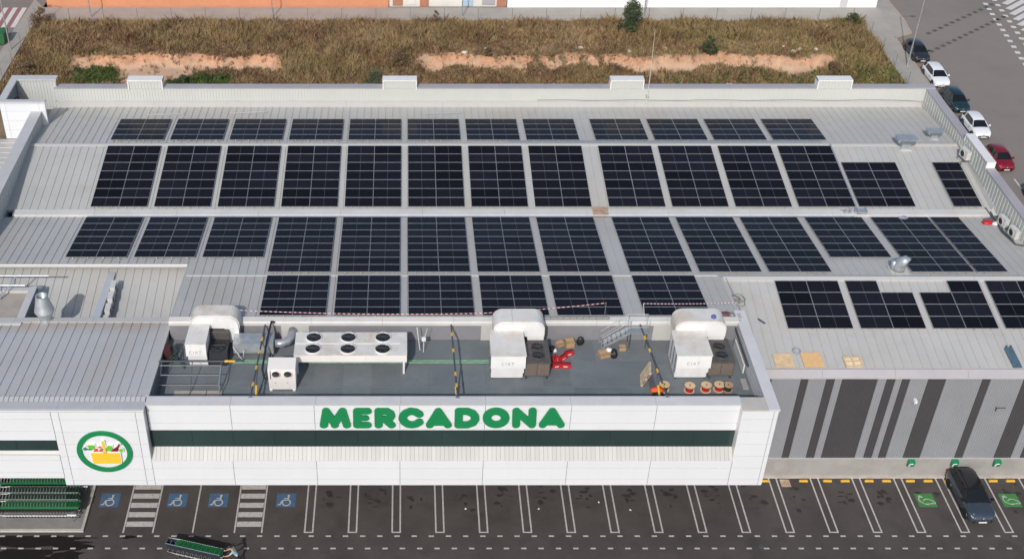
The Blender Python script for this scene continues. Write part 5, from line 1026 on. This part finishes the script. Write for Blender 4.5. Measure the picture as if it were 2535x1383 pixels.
def car(label, shape, loc, rz, L, Wd, Hs, col, roofcol=None, group='cars parked along the street', nose='bar', rimc=None):
    S = SHAPES[shape]; st = S['st']; t = thing('parked_car', label, 'car', loc, (0, 0, rz), group); hl, hw = L / 2, Wd / 2; zs = Hs / 1.49
    grid = []
    for (x, w, zb, zsh, zt, wr) in st:
        w *= hw; wr = wr * hw * 1.18; X = x * hl
        half = [(w * .80, zb), (w * .965, zb + .10), (w, zb + (zsh - zb) * .55), (w * .965, zsh - .02), (w * .90, zsh + .015), (wr, max(zt - .07, zsh + .02)), (wr * .82, zt - .022), (wr * .4, zt - .004), (0, zt)]
        grid.append([(X, y, z * zs) for y, z in half] + [(X, -y, z * zs) for y, z in half[-2::-1]])
    n = len(grid[0]); bins = {}
    def put(k, q): bins.setdefault(k, MB()).add(q, [(0, 1, 2, 3)])
    for i in range(len(grid) - 1):
        for j in range(n - 1):
            q = [grid[i][j], grid[i + 1][j], grid[i + 1][j + 1], grid[i][j + 1]]; jj = j if j < 8 else 15 - j
            k = 'body'
            if jj == 4 and S['side'][0] <= i < S['side'][1] - (0) and i < S['ws'][1]: k = 'pillar' if False else 'side_window'
            if jj >= 5 and S['ws'][0] <= i < S['ws'][1]: k = 'windscreen'
            if jj >= 5 and S['rw'][0] <= i < S['rw'][1]: k = 'rear_window'
            if jj >= 5 and S['rw'][1] <= i < S['ws'][0]: k = 'roof'
            if jj == 0: k = 'sill'
            put(k, q)
    put('body', [grid[0][0], grid[0][4], grid[0][12], grid[0][16]]); put('body', [grid[-1][0], grid[-1][4], grid[-1][12], grid[-1][16]])
    mats = {'body': col, 'roof': roofcol or col, 'side_window': cglass, 'windscreen': cglass, 'rear_window': cglass, 'sill': trim}
    objs = {}
    for k, b in bins.items():
        me = b.mesh(k, mats[k], True, fix=False); bm = bmesh.new(); bm.from_mesh(me); bmesh.ops.remove_doubles(bm, verts=bm.verts, dist=.004); bmesh.ops.recalc_face_normals(bm, faces=bm.faces); bm.to_mesh(me); bm.free()
        objs[k] = link(k, me, t, False)
    bd = objs['body']
    # pillars over the side glass, door lines, mirrors
    for s in (-1, 1):
        for xi in S['pil']:
            a = grid[xi][4 if s > 0 else 12]; b2 = grid[xi][5 if s > 0 else 11]; MB().tube([(a[0] - .02, a[1] * 1.003, a[2]), (b2[0] + .02, b2[1] * 1.01, b2[2])], .028, 6).build('pillar', trim if xi == S['pil'][1] or roofcol else col, t, False)
        a, b2 = grid[S['ws'][0]][5 if s > 0 else 11], grid[S['ws'][1]][5 if s > 0 else 11]; MB().tube([a, b2], .032, 6).build('pillar', roofcol or col, t, False)
        a = grid[S['ws'][0] + 1][4 if s > 0 else 12]; MB().hexa([(a[0] - .30, s * hw * .97, .95 * zs), (a[0] - .12, s * hw * .97, .95 * zs), (a[0] - .12, s * hw * 1.17, .98 * zs), (a[0] - .26, s * hw * 1.17, .98 * zs)][::s], [(a[0] - .30, s * hw * .97, 1.08 * zs), (a[0] - .12, s * hw * .97, 1.06 * zs), (a[0] - .12, s * hw * 1.16, 1.10 * zs), (a[0] - .26, s * hw * 1.16, 1.10 * zs)][::s]).build('mirror', trim if roofcol else col, t, False)
        hx = hl * .93; MB().hexa([(hl * .80, s * hw * .93, .66 * zs), (hx, s * hw * .84, .60 * zs), (hl * .985, s * hw * .55, .56 * zs), (hl * .86, s * hw * .62, .70 * zs)][::s], [(hl * .78, s * hw * .93, .79 * zs), (hx, s * hw * .83, .715 * zs), (hl * .972, s * hw * .54, .66 * zs), (hl * .86, s * hw * .62, .80 * zs)][::s]).build('headlight', lampm, t, False)
        MB().box(-hl * .985, -hl * .90, min(s * hw * .62, s * hw * .93), max(s * hw * .62, s * hw * .93), .70 * zs, .86 * zs).build('tail_light', tailm, t, False)
        for ax in S['ax']:
            w = thing('wheel', None, None, (ax * hl, s * hw * .90, .315)); w.parent = t; w.name = 'wheel'
            MB().tube([(0, -s * .11, 0), (0, s * .105, 0)], [.315, .315], 22).build('tyre', tyre_m, w, False)
            rb = MB()
            for q in range(5): a0 = 2 * pi * q / 5; rb.add([(.05 * cos(a0 + 1.2), s * .118, .05 * sin(a0 + 1.2)), (.22 * cos(a0 - .2), s * .112, .22 * sin(a0 - .2)), (.22 * cos(a0 + .2), s * .112, .22 * sin(a0 + .2)), (.05 * cos(a0 - 1.2), s * .118, .05 * sin(a0 - 1.2))], [(0, 1, 2, 3)])
            rb.build('rim', rimc or rim_m, w, False, fix=False)
            MB().tube([(ax * hl + .375 * cos(q), s * hw * 1.002, .315 + .375 * sin(q)) for q in np.linspace(-.25, pi + .25, 14)], .028, 5).build('wheel_arch', trim, t, False)
    if nose == 'bar': MB().hexa([(hl * .955, -hw * .52, .36 * zs), (hl * 1.004, -hw * .40, .36 * zs), (hl * 1.004, hw * .40, .36 * zs), (hl * .955, hw * .52, .36 * zs)][::-1], [(hl * .955, -hw * .56, .50 * zs), (hl * 1.006, -hw * .42, .48 * zs), (hl * 1.006, hw * .42, .48 * zs), (hl * .955, hw * .56, .50 * zs)][::-1]).build('grille', trim, t, False)
    MB().box(hl * 1.004, hl * 1.012, -.26, .26, .40 * zs - .055 - (.0 if nose == 'bar' else .06), .40 * zs + .055 - (.0 if nose == 'bar' else .06)).build('number_plate', platem, t, False)
    o = MB().lathe((0, 0, 0), [(0, .012), (.055, .01), (.06, 0)], 14).build('badge', chrome, t, False); o.location = (hl * .985, 0, .625 * zs); o.rotation_euler = (0, R(65), 0)
    MB().box(hl * .20, hl * .44, -hw * .6, hw * .6, .90 * zs, .915 * zs).build('dashboard', trim, t, False)
    return t
FWD = -pi / 2                                            # nose towards the camera
ev_car = car('dark blue grey car with black roof plugged in at the striped wall', 'hatch', (37.55, 57.25, 0), FWD + R(1), 4.35, 1.84, 1.56, paint('blue_grey_metallic', (.065, .085, .115), .5, .3), paint('black_roof', (.008, .008, .009), 0, .25), None, 'plain', M('dark_rim', (.04, .04, .045), .4, .4))
wp = paint('white_car_paint', (.78, .79, .80), 0, .35)
car('dark grey hatchback parked farthest along the street', 'hatch', (56.75, 124.6, 0), FWD, 4.3, 1.78, 1.46, paint('graphite_paint', (.045, .046, .052), .5))
car('white hatchback parked between the dark grey and the teal car', 'hatch', (56.8, 118.65, 0), FWD, 4.3, 1.78, 1.47, wp)
car('dark teal car parked between the two white cars', 'hatch', (56.85, 113.1, 0), FWD, 4.4, 1.74, 1.45, paint('teal_paint', (.022, .055, .07), .5))
car('white hatchback parked between the teal and the red car', 'hatch', (56.9, 107.6, 0), FWD, 4.05, 1.75, 1.5, wp)
car('small red car with dark roof parked nearest along the street', 'hatch', (56.75, 101.2, 0), FWD, 3.7, 1.68, 1.52, paint('red_car_paint', (.24, .008, .02), .2), None)
car('black car at the right picture edge behind the red car', 'hatch', (57.75, 94.2, 0), FWD, 4.2, 1.76, 1.48, paint('black_car_paint', (.012, .012, .014), .2))
# ================================================================ WALL SIDE OF THE CAR PARK
ws_me = MB().hexa([(-.30, -.075, 0), (.30, -.075, 0), (.30, .075, 0), (-.30, .075, 0)], [(-.27, -.05, .12), (.27, -.05, .12), (.27, .05, .12), (-.27, .05, .12)])
ws_mesh = ws_me.mesh('wheel_stop', yellow)
for i, x in enumerate((24.38, 27.04, 28.67, 29.87, 31.5, 32.68, 34.3, 35.5, 36.9, 38.1, 39.92, 41.1)):
    o = link('wheel_stop', ws_mesh, loc=(x, 59.12, .002)); tag(o, '%s yellow wheel stop from the white front' % nth(i), 'wheel stop', 'yellow wheel stops at the striped wall')
grnp = M('charger_green', (.012, .20, .085), .45, var=.05)
for i, x in enumerate((34.11, 37.05, 39.91)):
    t = thing('charging_point', ('green wall charger in the empty bay left of the parked car', 'green wall charger behind the parked car', 'green wall charger right of the parked car')[i], 'charger', (x, 59.5, 1.2), group='electric car chargers')
    MB().hexa([(x - .24, 59.36, 1.15), (x + .24, 59.36, 1.15), (x + .2, 59.555, 1.15), (x - .2, 59.555, 1.15)], [(x - .24, 59.30, 1.62), (x + .24, 59.30, 1.62), (x + .2, 59.555, 1.74), (x - .2, 59.555, 1.74)]).build('casing', grnp, t)
    MB().tube([(x + .12, 59.30, 1.45), (x - .05, 59.29, 1.45), (x - .14, 59.29, 1.36), (x - .13, 59.31, 1.22)], .035, 6).build('plug_symbol', white_c, t)
t = thing('charging_cable', 'black charging cable from the middle charger to the car', 'cable', (37.05, 59.3, 1.2)); MB().tube([(37.1, 59.3, 1.2), (37.12, 59.2, .9), (36.95, 59.05, .75), (36.72, 58.9, .85), (36.7, 58.75, .92)], .02, 6).build('cable', blackp, t)
# ================================================================ SHOPPING CARTS
navy = M('cart_navy_plastic', (.032, .042, .062), .5, var=.1, scale=4); cgreen = M('cart_green_plastic', (.009, .125, .04), .42, var=.12, scale=4); cgrey = M('cart_grey_frame', (.38, .40, .40), .45, .4, var=.1, scale=5)
barm = M('cart_bar_light', (.55, .57, .56), .4, .3, var=.08, scale=5)
def cart_meshes(bodym, seatm, side=None):
    """nose towards -x; nests along x"""
    P = {}
    b = MB(); bot = [(-.42, -.20, .50), (.38, -.24, .58), (.38, .24, .58), (-.42, .20, .50)]; top = [(-.50, -.24, .95), (.46, -.29, 1.0), (.46, .29, 1.0), (-.50, .24, .95)]
    for i in range(4): j = (i + 1) % 4; b.add([bot[i], bot[j], top[j], top[i]], [(0, 1, 2, 3)])
    b.add(bot, [(0, 1, 2, 3)])
    for s in (-1, 1):
        for q in np.linspace(-.44, .42, 8): w = .235 + .05 * (q + .44) / .9; b.box(q - .012, q + .012, min(s * (w - .03), s * (w + .012)), max(s * (w - .03), s * (w + .012)), .60, .94)
    P['basket'] = b.mesh('basket', bodym)
    P['seat'] = MB().hexa([(.16, -.22, .86), (.42, -.23, .88), (.42, .23, .88), (.16, .22, .86)], [(.10, -.22, .96), (.44, -.26, 1.04), (.44, .26, 1.04), (.10, .22, .96)]).mesh('child_seat', seatm)
    rm = MB().tube([(-.50, -.24, .96), (.46, -.29, 1.01), (.46, .29, 1.01), (-.50, .24, .96), (-.50, -.24, .96)], .014, 5)
    if side: rm.tube([(-.40, -.25, 1.03), (-.46, .25, 1.03)], .02, 5)
    P['rim'] = rm.mesh('rim', barm if side else cgrey)
    if side == 'green': P['side_panel'] = MB().hexa([(-.5, -.30, .86), (.45, -.33, .88), (.45, -.31, .88), (-.5, -.28, .86)], [(-.5, -.27, .99), (.45, -.30, 1.04), (.45, -.28, 1.04), (-.5, -.25, .99)]).mesh('side_panel', cgreen)
    P['handle'] = MB().tube([(.44, -.26, 1.0), (.56, -.27, 1.06), (.56, .27, 1.06), (.44, .26, 1.0)], .02, 6).mesh('handle', seatm)
    P['frame'] = MB().tube([(.42, -.26, .95), (.36, -.27, .14), (-.48, -.20, .16)], .016, 5).tube([(.42, .26, .95), (.36, .27, .14), (-.48, .20, .16)], .016, 5).tube([(-.48, -.2, .16), (-.48, .2, .16)], .016, 5).mesh('frame', cgrey)
    P['wheel'] = MB().tube([(0, -.018, 0), (0, .018, 0)], .065, 10).mesh('wheel', rubber)
    return P
CM = cart_meshes(navy, cgreen); blk = M('cart_black_wire', (.014, .018, .019), .5); CG = cart_meshes(blk, cgreen, 'green'); CB = cart_meshes(blk, M('cart_dark_green', (.012, .04, .024), .5), 'bar')
def cart(label, loc, rz, P, group, full=True):
    t = thing('shopping_cart', label, 'shopping cart', loc, (0, 0, rz), group)
    for k in [k for k in P if k != 'wheel']: link({'seat': 'child_seat'}.get(k, k), P[k], t, False)
    if full:
        for x, y in ((-.44, -.19), (-.44, .19), (.36, -.26), (.36, .26)): link('wheel', P['wheel'], t, False, (x, y, .066))
    return t
for r_, (y, P, lab) in enumerate(((55.95, CG, '%s green cart from right in the front cart row'), (56.62, CB, '%s dark cart from right in the second cart row'), (57.25, CB, '%s dark cart from right in the third cart row'), (58.15, CG, '%s green cart from right in the rear cart row'))):
    x = -21.75 - .15 * r_ if r_ < 3 else -22.4
    k_ = 0
    while x > -26.6: k_ += 1; cart(lab % nth(k_ - 1), (x, y, .14), 0, P, ('front', 'second', 'third', 'rear')[r_] + ' cart row', True); x -= .205
for x, y, l in ((-21.7, 55.35, 'white cart corral rail before the front cart row'), (-21.5, 57.9, 'white cart corral rail at the rear of the cart rows')):
    t = thing('corral_rail', l, 'rail', (x, y, .14)); MB().tube([(x - .3, y, .75), (x + .3, y, .75)], .045, 8).build('top_rail', white_c, t); MB().tube([(x, y, .14), (x - .25, y, .75)], .02, 6).build('strut', galv_d, t); MB().tube([(x, y, .14), (x + .25, y, .75)], .02, 6).build('strut', galv_d, t)
A0, A1 = np.array((-14.62, 52.86)), np.array((-11.98, 52.12)); ang = math.atan2(A1[1] - A0[1], A1[0] - A0[0])
for i in range(10):
    p = A0 + (A1 - A0) * i / 9; cart('%s cart from the front in the train pushed by the person' % nth(i), (p[0], p[1], 0), ang, CM, 'carts in the pushed train')
# ================================================================ PERSON pushing the train
skin = M('skin', (.52, .30, .20), .55, var=.05, scale=8); hairm = M('dark_hair', (.03, .016, .012), .7, var=.2, scale=12); shirt = M('pale_teal_shirt', (.34, .47, .50), .8, var=.08, scale=6); trousers = M('navy_trousers', (.03, .032, .05), .85, var=.1, scale=6); shoem = M('dark_shoes', (.03, .03, .03), .6)
pr = thing('person', 'person in a pale teal shirt pushing the cart train', 'person', (-10.75, 51.85, 0))
def skinmesh(name, verts, edges, radii, mats, root=0, sub=2, assign=None):
    me = bpy.data.meshes.new(name); me.from_pydata(verts, edges, []); o = bpy.data.objects.new(name, me); COL.objects.link(o)
    md = o.modifiers.new('skin', 'SKIN'); md.use_smooth_shade = True
    for i, r_ in enumerate(radii): sv = me.skin_vertices[0].data[i]; sv.radius = (r_ if isinstance(r_, tuple) else (r_, r_)); sv.use_root = (i == root)
    s = o.modifiers.new('sub', 'SUBSURF'); s.levels = sub; s.render_levels = sub
    me2 = bpy.data.meshes.new_from_object(o.evaluated_get(bpy.context.evaluated_depsgraph_get())); me2.name = name; bpy.data.objects.remove(o)
    me2.materials.clear()
    for m_ in mats: me2.materials.append(m_)
    if assign:
        for p in me2.polygons: p.material_index = assign(p.center)
    me2.polygons.foreach_set('use_smooth', [True] * len(me2.polygons)); return me2
# joints, person faces -x, leaning forward; local to the Empty
J = dict(pel=(.22, 0, .93), sp=(.12, 0, 1.10), ch=(.0, 0, 1.28), nk=(-.09, 0, 1.42), hd=(-.15, 0, 1.52),
         hl=(.22, -.10, .90), kl=(.12, -.11, .50), al=(.34, -.11, .10), tl=(.18, -.11, .05), hr=(.22, .10, .90), kr=(.30, .11, .48), ar=(.62, .11, .12), tr=(.48, .11, .05),
         sl=(-.02, -.18, 1.34), el=(-.25, -.27, 1.14), wl=(-.50, -.24, 1.04), sr=(-.02, .18, 1.34), er=(-.25, .27, 1.14), wr=(-.50, .24, 1.04))
K = list(J); E_ = [('pel', 'sp'), ('sp', 'ch'), ('ch', 'nk'), ('nk', 'hd'), ('pel', 'hl'), ('hl', 'kl'), ('kl', 'al'), ('al', 'tl'), ('pel', 'hr'), ('hr', 'kr'), ('kr', 'ar'), ('ar', 'tr'), ('ch', 'sl'), ('sl', 'el'), ('el', 'wl'), ('ch', 'sr'), ('sr', 'er'), ('er', 'wr')]
RD = dict(pel=.135, sp=.125, ch=.135, nk=.055, hd=.06, hl=.095, kl=.065, al=.045, tl=.04, hr=.095, kr=.065, ar=.045, tr=.04, sl=.07, el=.045, wl=.032, sr=.07, er=.045, wr=.032)
def who(c):
    if c.z < .12: return 2
    if c.z < .96 and c.x > -.1: return 1
    if c.z > 1.40 and abs(c.y) < .1: return 3
    if c.x < -.20 and abs(c.y) > .14: return 3
    return 0
link('body', skinmesh('body', [J[k] for k in K], [(K.index(a), K.index(b)) for a, b in E_], [RD[k] for k in K], [shirt, trousers, shoem, skin], 0, 2, who), pr, False)
hb = bmesh.new(); bmesh.ops.create_uvsphere(hb, u_segments=20, v_segments=14, radius=1)
for v in hb.verts:
    x, y, z = v.co; f = 1 - .18 * max(0, -z); v.co = (x * .105 * (1 + .10 * (x < -.8)) , y * .078 * f, z * .125)
    if v.co.x < -.085 and abs(y) < .25 and -.35 < z < .1: v.co.x -= .022          # nose
hm = bpy.data.meshes.new('head'); hb.to_mesh(hm); hb.free(); hm.materials.append(skin); hm.polygons.foreach_set('use_smooth', [True] * len(hm.polygons))
ho = link('head', hm, pr, False, (-.20, 0, 1.62)); ho.rotation_euler = (0, R(-22), 0)
hr_ = bmesh.new(); bmesh.ops.create_uvsphere(hr_, u_segments=18, v_segments=12, radius=1); r7 = random.Random(1)
for v in list(hr_.verts):
    if v.co.z < .15 and v.co.x < .0 or v.co.z < -.45: hr_.verts.remove(v)
    else: k_ = r7.uniform(1.03, 1.14); v.co = (v.co.x * .112 * k_, v.co.y * .088 * k_, v.co.z * .133 * k_)
hm2 = bpy.data.meshes.new('hair'); hr_.to_mesh(hm2); hr_.free(); hm2.materials.append(hairm); hm2.polygons.foreach_set('use_smooth', [True] * len(hm2.polygons)); link('hair', hm2, ho, False)
for s in (-1, 1):
    MB().tube([(.0, s * .078, -.03), (.01, s * .09, .02)], .018, 6).build('ear', skin, ho, False); MB().lathe((0, 0, 0), [(.011, -.004), (.011, .004), (0, .006)], 8).build('eye', blackp, ho, False).location = (-.098, s * .033, .01)
MB().box(-.097, -.088, -.024, .024, -.066, -.058).build('mouth', M('lips', (.35, .12, .10), .6), ho, False)
for s in (-1, 1):
    w = np.array((-.50, s * .24, 1.04)); vs = [tuple(w), tuple(w + (-.055, 0, .015)), tuple(w + (-.085, 0, .018))]; es = [(0, 1), (1, 2)]; rd = [.028, .036, .034]
    for q, (dy, ln) in enumerate(((-.032, .055), (-.011, .065), (.011, .06), (.032, .048))):
        k_ = len(vs); vs += [tuple(w + (-.10, dy, .012)), tuple(w + (-.10 - ln * .55, dy, -.012)), tuple(w + (-.10 - ln * .3, dy, -.045))]; es += [(2, k_), (k_, k_ + 1), (k_ + 1, k_ + 2)]; rd += [.011, .0095, .008]
    k_ = len(vs); vs += [tuple(w + (-.045, -s * .045, -.005)), tuple(w + (-.085, -s * .055, -.03))]; es += [(1, k_), (k_, k_ + 1)]; rd += [.012, .009]
    link('hand', skinmesh('hand', vs, es, rd, [skin], 0, 1), pr, False)
MB().hexa([(-.06, -.17, .94), (.30, -.16, .94), (.30, .16, .94), (-.06, .17, .94)], [(-.02, -.16, 1.0), (.24, -.15, 1.0), (.24, .15, 1.0), (-.02, .16, 1.0)]) if False else None
# ================================================================ SMALL LITTER
for i, (x, y, l) in enumerate(((4.0, 56.6, 'left white paper scrap on the parking bays'), (8.85, 56.6, 'white paper scrap in the fifth bay'), (12.9, 57.2, 'white strip of litter before the white front'), (14.9, 56.5, 'right white paper scrap on the parking bays'))):
    loose('paper_scrap', l, 'litter', MB().hexa([(-.07, -.05, 0), (.07, -.04, 0), (.06, .05, 0), (-.06, .05, 0)], [(-.05, -.03, .05), (.05, -.03, .03), (.04, .03, .06), (-.05, .03, .04)]), white_c, (x, y, .006), (0, 0, i * .7), 'paper litter')
